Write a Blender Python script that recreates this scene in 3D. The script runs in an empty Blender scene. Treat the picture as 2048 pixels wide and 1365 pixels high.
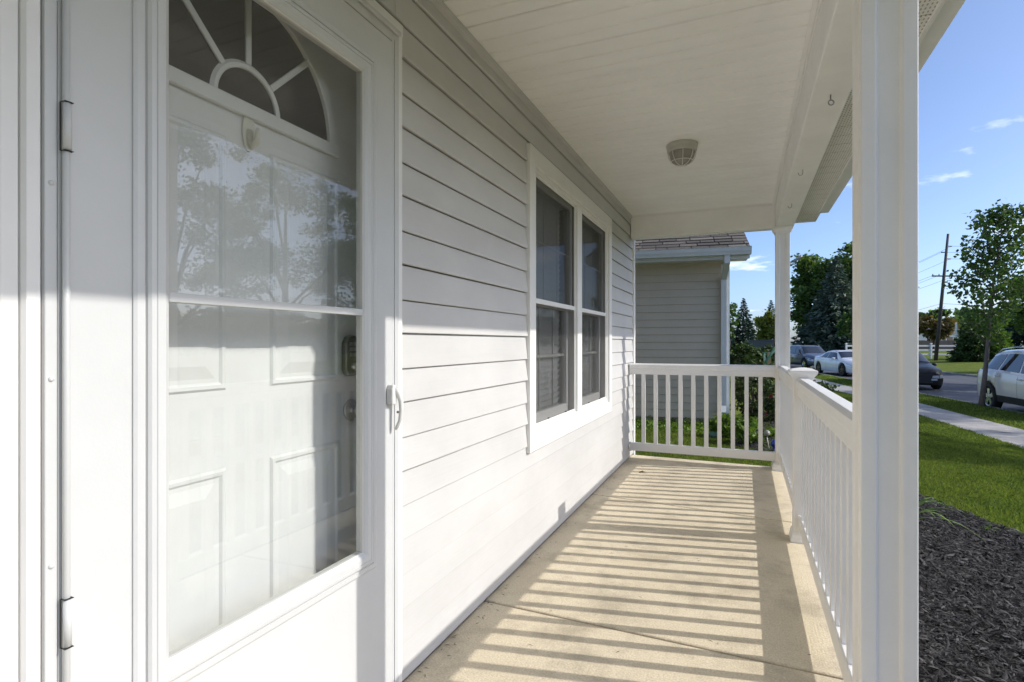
import bpy, bmesh, math, random
import numpy as np
from mathutils import Vector, Matrix

random.seed(7)
rng = np.random.default_rng(7)
S = bpy.context.scene
COL = S.collection
R = math.radians

# ------------------------------------------------------------------ camera
F_PX, H_EYE, X_CAM = 1100.0, 1.15, 1.0772
PSI = math.atan(465 / F_PX)
cam = bpy.data.cameras.new("camera")
cam_o = bpy.data.objects.new("camera", cam)
COL.objects.link(cam_o)
cam_o.location = (X_CAM, 0, H_EYE)
cam_o.rotation_euler = (R(90), 0, PSI)
cam.sensor_width = 36
cam.lens = 36 * F_PX / 2048
cam.shift_y = 3.5 / 2048
cam.clip_start = 0.02
cam.clip_end = 3000
S.camera = cam_o

# ------------------------------------------------------------------ sun, sky
SUN_DIR = Vector((1.0, 0.2, 0.66)).normalized()
SUN_EL = math.asin(SUN_DIR.z)
SUN_AZ = math.atan2(SUN_DIR.x, SUN_DIR.y)
sl = bpy.data.lights.new("sun", 'SUN')
sl.energy = 2.35
sl.angle = R(0.53)
sl.color = (1.0, 0.965, 0.91)
so = bpy.data.objects.new("sun", sl)
COL.objects.link(so)
so.rotation_euler = SUN_DIR.to_track_quat('Z', 'Y').to_euler()
so.location = (40, 8, 30)

w = bpy.data.worlds.new("World")
S.world = w
w.use_nodes = True
nt = w.node_tree
nt.nodes.clear()
N = nt.nodes.new
wo = N("ShaderNodeOutputWorld"); bg = N("ShaderNodeBackground")
sky = N("ShaderNodeTexSky")
sky.sky_type = 'NISHITA'
sky.sun_disc = False
sky.sun_elevation = SUN_EL
sky.sun_rotation = SUN_AZ
sky.air_density = 0.62
sky.dust_density = 1.6
sky.ozone_density = 4.0
bg.inputs[1].default_value = 0.15
tc = N("ShaderNodeTexCoord"); sep = N("ShaderNodeSeparateXYZ")
nt.links.new(tc.outputs["Generated"], sep.inputs[0])
mx = N("ShaderNodeMath"); mx.operation = 'MAXIMUM'; mx.inputs[1].default_value = 0.03
nt.links.new(sep.outputs[2], mx.inputs[0])
ad = N("ShaderNodeMath"); ad.operation = 'ADD'; ad.inputs[1].default_value = 0.12
nt.links.new(mx.outputs[0], ad.inputs[0])
dv = []
for i in (0, 1):
    d = N("ShaderNodeMath"); d.operation = 'DIVIDE'
    nt.links.new(sep.outputs[i], d.inputs[0]); nt.links.new(ad.outputs[0], d.inputs[1]); dv.append(d)
cmb = N("ShaderNodeCombineXYZ")
nt.links.new(dv[0].outputs[0], cmb.inputs[0]); nt.links.new(dv[1].outputs[0], cmb.inputs[1])
cmb.inputs[2].default_value = 3.7
cn = N("ShaderNodeTexNoise"); cn.inputs["Scale"].default_value = 1.15
cn.inputs["Detail"].default_value = 7; cn.inputs["Roughness"].default_value = 0.58
nt.links.new(cmb.outputs[0], cn.inputs["Vector"])
cr = N("ShaderNodeValToRGB")
cr.color_ramp.elements[0].position = 0.6; cr.color_ramp.elements[0].color = (0, 0, 0, 1)
cr.color_ramp.elements[1].position = 0.76; cr.color_ramp.elements[1].color = (1, 1, 1, 1)
nt.links.new(cn.outputs[0], cr.inputs[0])
cm = N("ShaderNodeMix"); cm.data_type = 'RGBA'
nt.links.new(cr.outputs[0], cm.inputs[0])
nt.links.new(sky.outputs[0], cm.inputs[6])
cm.inputs[7].default_value = (7.2, 7.3, 7.6, 1)
nt.links.new(cm.outputs[2], bg.inputs[0])
nt.links.new(bg.outputs[0], wo.inputs[0])

S.view_settings.view_transform = 'Standard'
S.view_settings.look = 'None'
S.view_settings.gamma = 1
S.view_settings.exposure = 0.72
S.view_settings.use_curve_mapping = False
S.cycles.use_denoising = True
S.cycles.max_bounces = 14
S.cycles.diffuse_bounces = 10
S.cycles.transparent_max_bounces = 24
S.cycles.sample_clamp_indirect = 8
S.cycles.caustics_reflective = False
S.cycles.caustics_refractive = False

# ------------------------------------------------------------------ materials
def L(t, a, b): t.links.new(a, b)

def mat(name, col, rough=0.5, var=0.06, scale=6.0, stretch=(1, 1, 1), bump=0.0, bscale=80.0,
        bstretch=(1, 1, 1), metal=0.0, col2=None, coat=0.0, island=0.0, spec=0.5, dist=0.004):
    m = bpy.data.materials.new(name)
    m.use_nodes = True
    t = m.node_tree
    p = t.nodes["Principled BSDF"]
    p.inputs["Roughness"].default_value = rough
    p.inputs["Metallic"].default_value = metal
    p.inputs["Specular IOR Level"].default_value = spec
    if coat:
        p.inputs["Coat Weight"].default_value = coat
        p.inputs["Coat Roughness"].default_value = 0.03
    tcn = t.nodes.new("ShaderNodeTexCoord")
    mp = t.nodes.new("ShaderNodeMapping")
    mp.inputs["Scale"].default_value = stretch
    L(t, tcn.outputs["Object"], mp.inputs[0])
    nz = t.nodes.new("ShaderNodeTexNoise")
    nz.inputs["Scale"].default_value = scale
    nz.inputs["Detail"].default_value = 6
    nz.inputs["Roughness"].default_value = 0.65
    L(t, mp.outputs[0], nz.inputs["Vector"])
    rp = t.nodes.new("ShaderNodeValToRGB")
    c = np.array(col[:3])
    c2 = np.array(col2[:3]) if col2 is not None else c * (1 - 2 * var)
    lo, hi = c2, (c if col2 is not None else np.minimum(c * (1 + var), 0.95))
    rp.color_ramp.elements[0].position = 0.3
    rp.color_ramp.elements[1].position = 0.7
    rp.color_ramp.elements[0].color = (*lo, 1)
    rp.color_ramp.elements[1].color = (*hi, 1)
    L(t, nz.outputs[0], rp.inputs[0])
    out = rp.outputs[0]
    if island:
        ge = t.nodes.new("ShaderNodeNewGeometry")
        ml = t.nodes.new("ShaderNodeMapRange")
        ml.inputs[3].default_value = 1 - island
        ml.inputs[4].default_value = 1 + island
        L(t, ge.outputs["Random Per Island"], ml.inputs[0])
        mm = t.nodes.new("ShaderNodeMix"); mm.data_type = 'RGBA'; mm.blend_type = 'MULTIPLY'
        mm.inputs[0].default_value = 1
        L(t, out, mm.inputs[6]); L(t, ml.outputs[0], mm.inputs[7])
        out = mm.outputs[2]
    L(t, out, p.inputs["Base Color"])
    if bump:
        mp2 = t.nodes.new("ShaderNodeMapping"); mp2.inputs["Scale"].default_value = bstretch
        L(t, tcn.outputs["Object"], mp2.inputs[0])
        nb = t.nodes.new("ShaderNodeTexNoise")
        nb.inputs["Scale"].default_value = bscale; nb.inputs["Detail"].default_value = 4
        L(t, mp2.outputs[0], nb.inputs["Vector"])
        bp = t.nodes.new("ShaderNodeBump")
        bp.inputs["Strength"].default_value = bump; bp.inputs["Distance"].default_value = dist
        L(t, nb.outputs[0], bp.inputs["Height"]); L(t, bp.outputs[0], p.inputs["Normal"])
    return m

def leafmat(name, col, col2, trans=0.35, island=0.35):
    m = mat(name, col, 0.55, scale=0.9, col2=col2, island=island, spec=0.3)
    t = m.node_tree
    p = t.nodes["Principled BSDF"]; o = t.nodes["Material Output"]
    tr = t.nodes.new("ShaderNodeBsdfTranslucent")
    src = p.inputs["Base Color"].links[0].from_socket
    br = t.nodes.new("ShaderNodeMix"); br.data_type = 'RGBA'; br.blend_type = 'MULTIPLY'
    br.inputs[0].default_value = 1; br.inputs[7].default_value = (1.15, 1.25, 0.5, 1)
    L(t, src, br.inputs[6]); L(t, br.outputs[2], tr.inputs[0])
    mx = t.nodes.new("ShaderNodeMixShader"); mx.inputs[0].default_value = trans
    L(t, p.outputs[0], mx.inputs[1]); L(t, tr.outputs[0], mx.inputs[2]); L(t, mx.outputs[0], o.inputs[0])
    return m

def glassmat(name, tint=(0.95, 0.97, 0.96), ior=1.5, rough=0.0, boost=1.0):
    m = bpy.data.materials.new(name); m.use_nodes = True
    t = m.node_tree; t.nodes.clear()
    o = t.nodes.new("ShaderNodeOutputMaterial")
    tr = t.nodes.new("ShaderNodeBsdfTransparent"); tr.inputs[0].default_value = (*tint, 1)
    gl = t.nodes.new("ShaderNodeBsdfGlossy"); gl.inputs["Roughness"].default_value = rough
    # Schlick reflectance, the same from both faces of the pane
    r0 = ((ior - 1) / (ior + 1)) ** 2 * boost
    lw = t.nodes.new("ShaderNodeLayerWeight"); lw.inputs[0].default_value = 0.5
    pw = t.nodes.new("ShaderNodeMath"); pw.operation = 'POWER'; pw.inputs[1].default_value = 5
    L(t, lw.outputs["Facing"], pw.inputs[0])
    mu = t.nodes.new("ShaderNodeMapRange"); mu.inputs[3].default_value = r0; mu.inputs[4].default_value = 1.0
    L(t, pw.outputs[0], mu.inputs[0])
    mx = t.nodes.new("ShaderNodeMixShader")
    L(t, mu.outputs[0], mx.inputs[0]); L(t, tr.outputs[0], mx.inputs[1]); L(t, gl.outputs[0], mx.inputs[2])
    L(t, mx.outputs[0], o.inputs[0])
    return m

def screenmat(name):
    m = bpy.data.materials.new(name); m.use_nodes = True
    t = m.node_tree; t.nodes.clear()
    o = t.nodes.new("ShaderNodeOutputMaterial")
    tr = t.nodes.new("ShaderNodeBsdfTransparent")
    df = t.nodes.new("ShaderNodeBsdfDiffuse"); df.inputs[0].default_value = (0.045, 0.046, 0.045, 1)
    tcn = t.nodes.new("ShaderNodeTexCoord")
    nz = t.nodes.new("ShaderNodeTexNoise"); nz.inputs["Scale"].default_value = 260
    L(t, tcn.outputs["Object"], nz.inputs["Vector"])
    rp = t.nodes.new("ShaderNodeMapRange"); rp.inputs[1].default_value = 0.3; rp.inputs[2].default_value = 0.7
    rp.inputs[3].default_value = 0.14; rp.inputs[4].default_value = 0.32
    L(t, nz.outputs[0], rp.inputs[0])
    # woven mesh closes up towards grazing angles
    lw = t.nodes.new("ShaderNodeLayerWeight"); lw.inputs[0].default_value = 0.5
    ma = t.nodes.new("ShaderNodeMath"); ma.operation = 'MULTIPLY_ADD'; ma.inputs[1].default_value = 0.52; ma.use_clamp = True
    L(t, lw.outputs["Facing"], ma.inputs[0]); L(t, rp.outputs[0], ma.inputs[2])
    mx = t.nodes.new("ShaderNodeMixShader")
    L(t, ma.outputs[0], mx.inputs[0]); L(t, tr.outputs[0], mx.inputs[1]); L(t, df.outputs[0], mx.inputs[2])
    L(t, mx.outputs[0], o.inputs[0])
    return m

def concretemat(name, c1, c2, broom=True, cracks=False):
    m = mat(name, c1, 0.85, scale=2.2, col2=c2, bump=0.0, spec=0.25)
    t = m.node_tree; p = t.nodes["Principled BSDF"]
    tcn = [n for n in t.nodes if n.type == 'TEX_COORD'][0]
    base = p.inputs["Base Color"].links[0].from_socket
    sp = t.nodes.new("ShaderNodeTexNoise"); sp.inputs["Scale"].default_value = 140; sp.inputs["Detail"].default_value = 3
    L(t, tcn.outputs["Object"], sp.inputs["Vector"])
    r2 = t.nodes.new("ShaderNodeMapRange"); r2.inputs[1].default_value = .3; r2.inputs[2].default_value = .7
    r2.inputs[3].default_value = 0.82; r2.inputs[4].default_value = 1.12
    L(t, sp.outputs[0], r2.inputs[0])
    mm = t.nodes.new("ShaderNodeMix"); mm.data_type = 'RGBA'; mm.blend_type = 'MULTIPLY'; mm.inputs[0].default_value = 1
    st = t.nodes.new("ShaderNodeTexNoise"); st.inputs["Scale"].default_value = 3.1; st.inputs["Detail"].default_value = 9; st.inputs["Roughness"].default_value = 0.72
    L(t, tcn.outputs["Object"], st.inputs["Vector"])
    r3 = t.nodes.new("ShaderNodeMapRange"); r3.inputs[1].default_value = .36; r3.inputs[2].default_value = .52
    r3.inputs[3].default_value = 0.72; r3.inputs[4].default_value = 1.0
    L(t, st.outputs[0], r3.inputs[0])
    m4 = t.nodes.new("ShaderNodeMath"); m4.operation = 'MULTIPLY'
    L(t, r2.outputs[0], m4.inputs[0]); L(t, r3.outputs[0], m4.inputs[1])
    L(t, base, mm.inputs[6]); L(t, m4.outputs[0], mm.inputs[7]); L(t, mm.outputs[2], p.inputs["Base Color"])
    mp2 = t.nodes.new("ShaderNodeMapping"); mp2.inputs["Scale"].default_value = (150, 5, 5) if broom else (60, 60, 60)
    L(t, tcn.outputs["Object"], mp2.inputs[0])
    nb = t.nodes.new("ShaderNodeTexNoise"); nb.inputs["Scale"].default_value = 1.0; nb.inputs["Detail"].default_value = 5
    L(t, mp2.outputs[0], nb.inputs["Vector"])
    av = t.nodes.new("ShaderNodeMath"); av.operation = 'ADD'
    L(t, nb.outputs[0], av.inputs[0]); L(t, sp.outputs[0], av.inputs[1])
    bp = t.nodes.new("ShaderNodeBump"); bp.inputs["Strength"].default_value = 0.45; bp.inputs["Distance"].default_value = 0.003
    L(t, av.outputs[0], bp.inputs["Height"]); L(t, bp.outputs[0], p.inputs["Normal"])
    return m

M = {}
M['siding'] = mat("vinyl_siding", (0.565, 0.555, 0.535), 0.5, 0.045, 3.0, (1, .5, 1), 0.12, 30, (1, .12, 3.0))
M['trim'] = mat("white_trim", (0.78, 0.77, 0.745), 0.42, 0.025, 5.0, bump=0.04, bscale=40)
M['beam'] = mat("beam_wrap", (0.85, 0.84, 0.815), 0.5, 0.04, 3.0, bump=0.15, bscale=9)
M['ceil'] = mat("ceiling_vinyl", (0.88, 0.87, 0.845), 0.5, 0.03, 2.0, (1, 2, 1), 0.05, 40, (.2, 1, 1))
M['storm'] = mat("storm_door_paint", (0.57, 0.575, 0.567), 0.38, 0.02, 4.0, bump=0.06, bscale=160)
M['door'] = mat("entry_door_paint", (0.76, 0.76, 0.745), 0.42, 0.03, 4.0, bump=0.08, bscale=60, bstretch=(1, 1, .1))
M['rail'] = mat("vinyl_railing", (0.83, 0.815, 0.785), 0.4, 0.03, 4.0)
M['concrete'] = concretemat("porch_concrete", (0.73, 0.64, 0.475), (0.62, 0.535, 0.385))
M['walk'] = concretemat("sidewalk_concrete", (0.50, 0.47, 0.43), (0.38, 0.36, 0.33), broom=False)
M['kerb'] = concretemat("kerb_concrete", (0.42, 0.40, 0.37), (0.32, 0.30, 0.28), broom=False)
M['asphalt'] = mat("asphalt", (0.095, 0.095, 0.105), 0.75, scale=1.2, col2=(0.06, 0.06, 0.068), bump=0.4, bscale=60)
M['gap'] = mat("dark_gap", (0.03, 0.028, 0.026), 0.9)
M['rubber'] = mat("black_rubber", (0.02, 0.02, 0.02), 0.7)
M['glass'] = glassmat("storm_glass", (0.955, 0.962, 0.955), 1.5, boost=1.35)
M['wglass'] = glassmat("window_glass", (0.96, 0.97, 0.965), 1.52, boost=1.7)
M['fanglass'] = mat("fanlight_glass", (0.035, 0.037, 0.036), 0.04, 0.02, spec=0.6)
M['screen'] = screenmat("insect_screen")
M['interior'] = mat("room_interior", (0.30, 0.28, 0.25), 0.9)
M['blind'] = mat("white_blind", (0.78, 0.78, 0.78), 0.5, 0.03)
M['nickel'] = mat("satin_nickel", (0.46, 0.45, 0.44), 0.32, 0.05, metal=1.0)
M['steel'] = mat("dull_steel", (0.30, 0.29, 0.28), 0.5, 0.1, metal=1.0)
M['plasticgrey'] = mat("handle_plastic", (0.66, 0.65, 0.62), 0.45, 0.02)
M['hookplastic'] = mat("hook_plastic", (0.74, 0.71, 0.62), 0.4, 0.02)
M['lampbase'] = mat("lamp_housing", (0.50, 0.485, 0.44), 0.5, 0.06)
M['lampglass'] = mat("lamp_glass", (0.30, 0.28, 0.25), 0.12, 0.1, spec=0.6)
M['lampcage'] = mat("lamp_cage", (0.70, 0.68, 0.63), 0.4, 0.03)
M['roof'] = mat("roof_shingle", (0.15, 0.115, 0.105), 0.95, scale=30, col2=(0.085, 0.068, 0.064), bump=0.5, bscale=200)
for i, c in enumerate([(0.17, 0.145, 0.115), (0.11, 0.094, 0.076), (0.22, 0.19, 0.155)]):
    M['sh%d' % i] = mat("brown_shingle_%d" % i, c, 0.95, scale=40, col2=tuple(np.array(c) * .65), bump=0.6, bscale=300)
M['nsiding'] = mat("tan_siding", (0.54, 0.475, 0.38), 0.5, 0.04, 3.0, bump=0.1, bscale=30, bstretch=(.1, 1, 3))
M['ntrim'] = mat("pale_metal", (0.64, 0.66, 0.66), 0.35, 0.04)
M['block'] = mat("foundation_block", (0.36, 0.30, 0.21), 0.9, 0.12, 12, bump=0.5, bscale=60)
M['ground'] = mat("lawn_soil", (0.17, 0.20, 0.045), 0.95, spec=0.02, scale=1.6, col2=(0.10, 0.14, 0.03), bump=0.8, bscale=45, dist=0.02)
M['grass'] = leafmat("grass_blade", (0.22, 0.27, 0.062), (0.125, 0.18, 0.04), 0.38, 0.5)
M['mulch'] = mat("mulch_chip", (0.085, 0.080, 0.076), 0.8, spec=0.2, scale=14, col2=(0.025, 0.023, 0.022), island=0.96, bump=0.4, bscale=300)
M['mulchbed'] = mat("mulch_soil", (0.022, 0.02, 0.019), 0.95, scale=30, bump=0.8, bscale=80, dist=0.01)
M['maple'] = leafmat("maple_leaf", (0.10, 0.17, 0.042), (0.06, 0.115, 0.032))
M['oak'] = leafmat("shade_tree_leaf", (0.13, 0.20, 0.05), (0.08, 0.14, 0.036), 0.42)
M['spruce'] = leafmat("blue_spruce_needle", (0.13, 0.17, 0.13), (0.06, 0.095, 0.07), 0.1)
M['dspruce'] = leafmat("dark_spruce_needle", (0.05, 0.085, 0.058), (0.03, 0.052, 0.038), 0.1)
M['yellow'] = leafmat("yellow_green_leaf", (0.22, 0.24, 0.03), (0.12, 0.16, 0.025))
M['yew'] = leafmat("yew_leaf", (0.09, 0.14, 0.035), (0.04, 0.075, 0.022), 0.15)
M['rose'] = leafmat("rose_leaf", (0.07, 0.11, 0.035), (0.04, 0.06, 0.025), 0.2)
M['roseflower'] = mat("rose_petal", (0.55, 0.03, 0.05), 0.5, 0.15)
M['lime'] = leafmat("lime_groundcover", (0.20, 0.30, 0.05), (0.11, 0.19, 0.03), 0.35)
M['redleaf'] = leafmat("bronze_leaf", (0.16, 0.13, 0.05), (0.10, 0.07, 0.035))
M['bark'] = mat("bark", (0.13, 0.105, 0.085), 0.9, 0.25, 10, (1, 1, .2), 0.7, 40, (1, 1, .15), dist=0.01)
M['greybark'] = mat("young_bark", (0.17, 0.145, 0.125), 0.9, 0.2, 14, (1, 1, .2), 0.5, 60, (1, 1, .15))
M['pole'] = mat("weathered_pole", (0.09, 0.08, 0.075), 0.9, 0.2, 5, (1, 1, .1))
M['wire'] = mat("overhead_wire", (0.10, 0.10, 0.11), 0.6)
M['fencewhite'] = mat("white_vinyl_fence", (0.8, 0.8, 0.8), 0.45, 0.03)
M['darkfence'] = mat("dark_wood_fence", (0.07, 0.065, 0.066), 0.9, 0.15, 3)
M['housewhite'] = mat("white_house_siding", (0.7, 0.71, 0.72), 0.6, 0.04)
M['darkroof'] = mat("dark_roof", (0.06, 0.06, 0.07), 0.9, 0.1)
M['greybox'] = mat("grey_cabinet", (0.075, 0.085, 0.095), 0.5, 0.08)
M['greenmetal'] = mat("green_paint_metal", (0.04, 0.16, 0.10), 0.4, 0.1)
M['palegreen'] = mat("pale_green_paint", (0.35, 0.55, 0.42), 0.5, 0.1)
M['wood'] = mat("tan_wood", (0.42, 0.33, 0.19), 0.8, 0.12, 8, (1, 1, .2))
M['bluegloss'] = mat("blue_glass_ball", (0.02, 0.03, 0.45), 0.08, 0.05, coat=1)
M['globe'] = mat("clear_globe", (0.40, 0.36, 0.28), 0.1, 0.1, coat=1)
M['teal'] = mat("teal_ornament", (0.25, 0.5, 0.45), 0.3, 0.05, coat=.5)
M['deadleaf'] = mat("dead_leaf", (0.11, 0.07, 0.04), 0.8, 0.2, 60)
M['wood_far'] = leafmat("far_wood_leaf", (0.07, 0.12, 0.035), (0.04, 0.08, 0.025))
M['lampgrey'] = mat("street_lamp_grey", (0.42, 0.38, 0.36), 0.5, 0.05, metal=.4)
# vehicles
M['pearl'] = mat("pearl_white_paint", (0.74, 0.725, 0.69), 0.3, 0.01, coat=1.0)
M['white_car'] = mat("white_car_paint", (0.78, 0.79, 0.80), 0.3, 0.01, coat=1.0)
M['black_car'] = mat("black_car_paint", (0.010, 0.011, 0.013), 0.38, 0.05, coat=0.15, spec=0.2)
M['blue_car'] = mat("slate_blue_paint", (0.075, 0.095, 0.14), 0.3, 0.04, coat=1.0)
M['carglass'] = mat("tinted_car_glass", (0.016, 0.02, 0.026), 0.03, 0.02, spec=0.7, coat=.6)
M['tyre'] = mat("tyre_rubber", (0.018, 0.018, 0.019), 0.8, 0.1)
M['alloy'] = mat("alloy_wheel", (0.72, 0.73, 0.74), 0.22, 0.03, metal=0.9)
M['darkalloy'] = mat("dark_alloy_wheel", (0.09, 0.07, 0.07), 0.3, 0.05, metal=0.8)
M['chrome'] = mat("chrome_trim", (0.75, 0.75, 0.76), 0.12, 0.02, metal=1)
M['blacktrim'] = mat("black_plastic_trim", (0.022, 0.022, 0.024), 0.55, 0.05)
M['lens'] = mat("headlamp_lens", (0.55, 0.57, 0.60), 0.06, 0.1, coat=1)
M['redlens'] = mat("tail_lamp_lens", (0.35, 0.02, 0.02), 0.1, 0.1, coat=1)

# soffit: white vinyl with rows of small punched slots
def soffitmat():
    m = mat("vented_soffit", (0.78, 0.76, 0.71), 0.5, 0.03)
    t = m.node_tree; p = t.nodes["Principled BSDF"]
    tcn = [n for n in t.nodes if n.type == 'TEX_COORD'][0]
    sp = t.nodes.new("ShaderNodeSeparateXYZ"); L(t, tcn.outputs["Object"], sp.inputs[0])
    fs = []
    for i, per in ((0, 0.014), (1, 0.0254)):
        a = t.nodes.new("ShaderNodeMath"); a.operation = 'DIVIDE'; a.inputs[1].default_value = per
        b = t.nodes.new("ShaderNodeMath"); b.operation = 'FRACT'
        L(t, sp.outputs[i], a.inputs[0]); L(t, a.outputs[0], b.inputs[0])
        c = t.nodes.new("ShaderNodeMath"); c.operation = 'LESS_THAN'; c.inputs[1].default_value = 0.36 if i == 0 else 0.5
        L(t, b.outputs[0], c.inputs[0]); fs.append(c)
    mu = t.nodes.new("ShaderNodeMath"); mu.operation = 'MULTIPLY'
    L(t, fs[0].outputs[0], mu.inputs[0]); L(t, fs[1].outputs[0], mu.inputs[1])
    base = p.inputs["Base Color"].links[0].from_socket
    mm = t.nodes.new("ShaderNodeMix"); mm.data_type = 'RGBA'
    mm.inputs[7].default_value = (0.34, 0.32, 0.28, 1)
    L(t, mu.outputs[0], mm.inputs[0]); L(t, base, mm.inputs[6]); L(t, mm.outputs[2], p.inputs["Base Color"])
    return m
M['soffit'] = soffitmat()

# ------------------------------------------------------------------ mesh helpers
class MB:
    def __init__(s): s.v, s.f = [], []
    def add(s, vs, fs):
        o = len(s.v); s.v += [tuple(v) for v in vs]; s.f += [tuple(i + o for i in f) for f in fs]; return s
    def box(s, x0, x1, y0, y1, z0, z1):
        return s.add([(x0, y0, z0), (x1, y0, z0), (x1, y1, z0), (x0, y1, z0), (x0, y0, z1), (x1, y0, z1), (x1, y1, z1), (x0, y1, z1)],
                     [(0, 3, 2, 1), (4, 5, 6, 7), (0, 1, 5, 4), (1, 2, 6, 5), (2, 3, 7, 6), (3, 0, 4, 7)])
    def prism(s, poly, axis, a0, a1):
        n = len(poly)
        def pt(p, a):
            return {'x': (a, p[0], p[1]), 'y': (p[0], a, p[1]), 'z': (p[0], p[1], a)}[axis]
        vs = [pt(p, a0) for p in poly] + [pt(p, a1) for p in poly]
        fs = [tuple(range(n))[::-1], tuple(range(n, 2 * n))] + [(i, (i + 1) % n, n + (i + 1) % n, n + i) for i in range(n)]
        return s.add(vs, fs)
    def tube(s, pts, r, n=8, cap=True):
        pts = [Vector(p) for p in pts]
        rs = r if isinstance(r, (list, tuple)) else [r] * len(pts)
        vs, fs = [], []
        up = None
        for i, p in enumerate(pts):
            d = (pts[min(i + 1, len(pts) - 1)] - pts[max(i - 1, 0)])
            d = d.normalized() if d.length > 1e-9 else Vector((0, 0, 1))
            if up is None:
                up = Vector((0, 0, 1)) if abs(d.z) < .9 else Vector((1, 0, 0))
            a = d.cross(up)
            if a.length < 1e-6: a = d.orthogonal()
            a.normalize(); b = a.cross(d).normalized(); up = b
            for k in range(n):
                an = 2 * math.pi * k / n
                vs.append(p + (a * math.cos(an) + b * math.sin(an)) * rs[i])
        for i in range(len(pts) - 1):
            for k in range(n):
                fs.append((i * n + k, i * n + (k + 1) % n, (i + 1) * n + (k + 1) % n, (i + 1) * n + k))
        if cap:
            fs.append(tuple(range(n))[::-1]); fs.append(tuple((len(pts) - 1) * n + k for k in range(n)))
        return s.add(vs, fs)
    def lathe(s, prof, c=(0, 0, 0), n=24, axis='z', ang=2 * math.pi):
        vs, fs = [], []
        m = len(prof)
        full = abs(ang - 2 * math.pi) < 1e-6
        cnt = n if full else n + 1
        for k in range(cnt):
            an = ang * k / n
            for (r, h) in prof:
                q = (r * math.cos(an), r * math.sin(an), h)
                if axis == 'x': q = (q[2], q[0], q[1])
                if axis == 'y': q = (q[0], q[2], q[1])
                vs.append((q[0] + c[0], q[1] + c[1], q[2] + c[2]))
        for k in range(n):
            k2 = (k + 1) % cnt
            for i in range(m - 1):
                fs.append((k * m + i, k2 * m + i, k2 * m + i + 1, k * m + i + 1))
        return s.add(vs, fs)
    def mesh(s, name, smooth=False, fix=True):
        me = bpy.data.meshes.new(name)
        me.from_pydata(s.v, [], s.f)
        if fix:
            b = bmesh.new(); b.from_mesh(me)
            bmesh.ops.remove_doubles(b, verts=b.verts, dist=1e-6)
            bmesh.ops.recalc_face_normals(b, faces=b.faces)
            b.to_mesh(me); b.free()
        if smooth:
            for p in me.polygons: p.use_smooth = True
        return me

def link(name, me, material=None, parent=None, loc=(0, 0, 0), rotz=0.0):
    o = bpy.data.objects.new(name, me)
    COL.objects.link(o)
    o.location = loc
    o.rotation_euler = (0, 0, rotz)
    if material is not None and me is not None and not me.materials:
        me.materials.append(M[material] if isinstance(material, str) else material)
    if parent is not None: o.parent = parent
    return o

def build(name, mb, material, parent=None, loc=(0, 0, 0), smooth=False, bevel=0.0, seg=2):
    o = link(name, mb.mesh(name, smooth), material, parent, loc)
    if bevel:
        md = o.modifiers.new("bevel", 'BEVEL'); md.width = bevel; md.segments = seg; md.limit_method = 'ANGLE'
        md.angle_limit = R(40)
    return o

def box(name, b, material, parent=None, bevel=0.0, seg=2):
    return build(name, MB().box(*b), material, parent, bevel=bevel, seg=seg)

def tag(o, label, cat, group=None):
    o['label'] = label; o['category'] = cat
    if group: o['group'] = group
    return o

def thing(name, label, cat, loc=(0, 0, 0), rotz=0.0, group=None):
    return tag(link(name, None, None, None, loc, rotz), label, cat, group)

def struct(o): o['kind'] = 'structure'; return o
def stuff(o): o['kind'] = 'stuff'; return o

def quads(name, V, material, parent=None, loc=(0, 0, 0)):
    V = np.asarray(V, dtype=np.float32)
    n, k = V.shape[0], V.shape[1]
    me = bpy.data.meshes.new(name)
    me.vertices.add(n * k); me.vertices.foreach_set("co", V.reshape(-1))
    me.loops.add(n * k); me.loops.foreach_set("vertex_index", np.arange(n * k, dtype=np.int32))
    me.polygons.add(n); me.polygons.foreach_set("loop_start", np.arange(0, n * k, k, dtype=np.int32))
    me.polygons.foreach_set("loop_total", np.full(n, k, dtype=np.int32))
    me.update(calc_edges=True)
    return link(name, me, material, parent, loc)

# ------------------------------------------------------------------ ground
EY = np.array([-60, 0, 8, 16, 20, 23.4, 30, 37, 45, 55, 66, 78, 100, 160])
EX = np.array([8.6, 8.5, 8.2, 7.65, 7.2, 6.65, 5.85, 4.9, 3.6, 1.0, -3.5, -11, -34, -110])
SY = np.array([-60, 0, 8, 14, 19, 25.4, 31, 40, 50, 60, 75, 100, 160])
SX = np.array([7.0, 6.95, 6.7, 6.2, 5.73, 4.94, 4.2, 2.9, .9, -2.6, -11.5, -37, -115])
def edge_near(y): return np.interp(y, EY, EX)
def walk_right(y): return np.interp(y, SY, SX)
def edge_far(y):
    # far kerb: offset of the near kerb along its normal
    return np.interp(y, FY, FX)
_t = np.linspace(-60, 160, 500)
_x = edge_near(_t); _dx = np.gradient(_x, _t)
_n = np.stack([np.ones_like(_dx), -_dx], 1) / np.sqrt(1 + _dx ** 2)[:, None]
_fx = _x + 7.7 * _n[:, 0]; _fy = _t + 7.7 * _n[:, 1]
_o = np.argsort(_fy); FY, FX = _fy[_o], _fx[_o]

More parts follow.
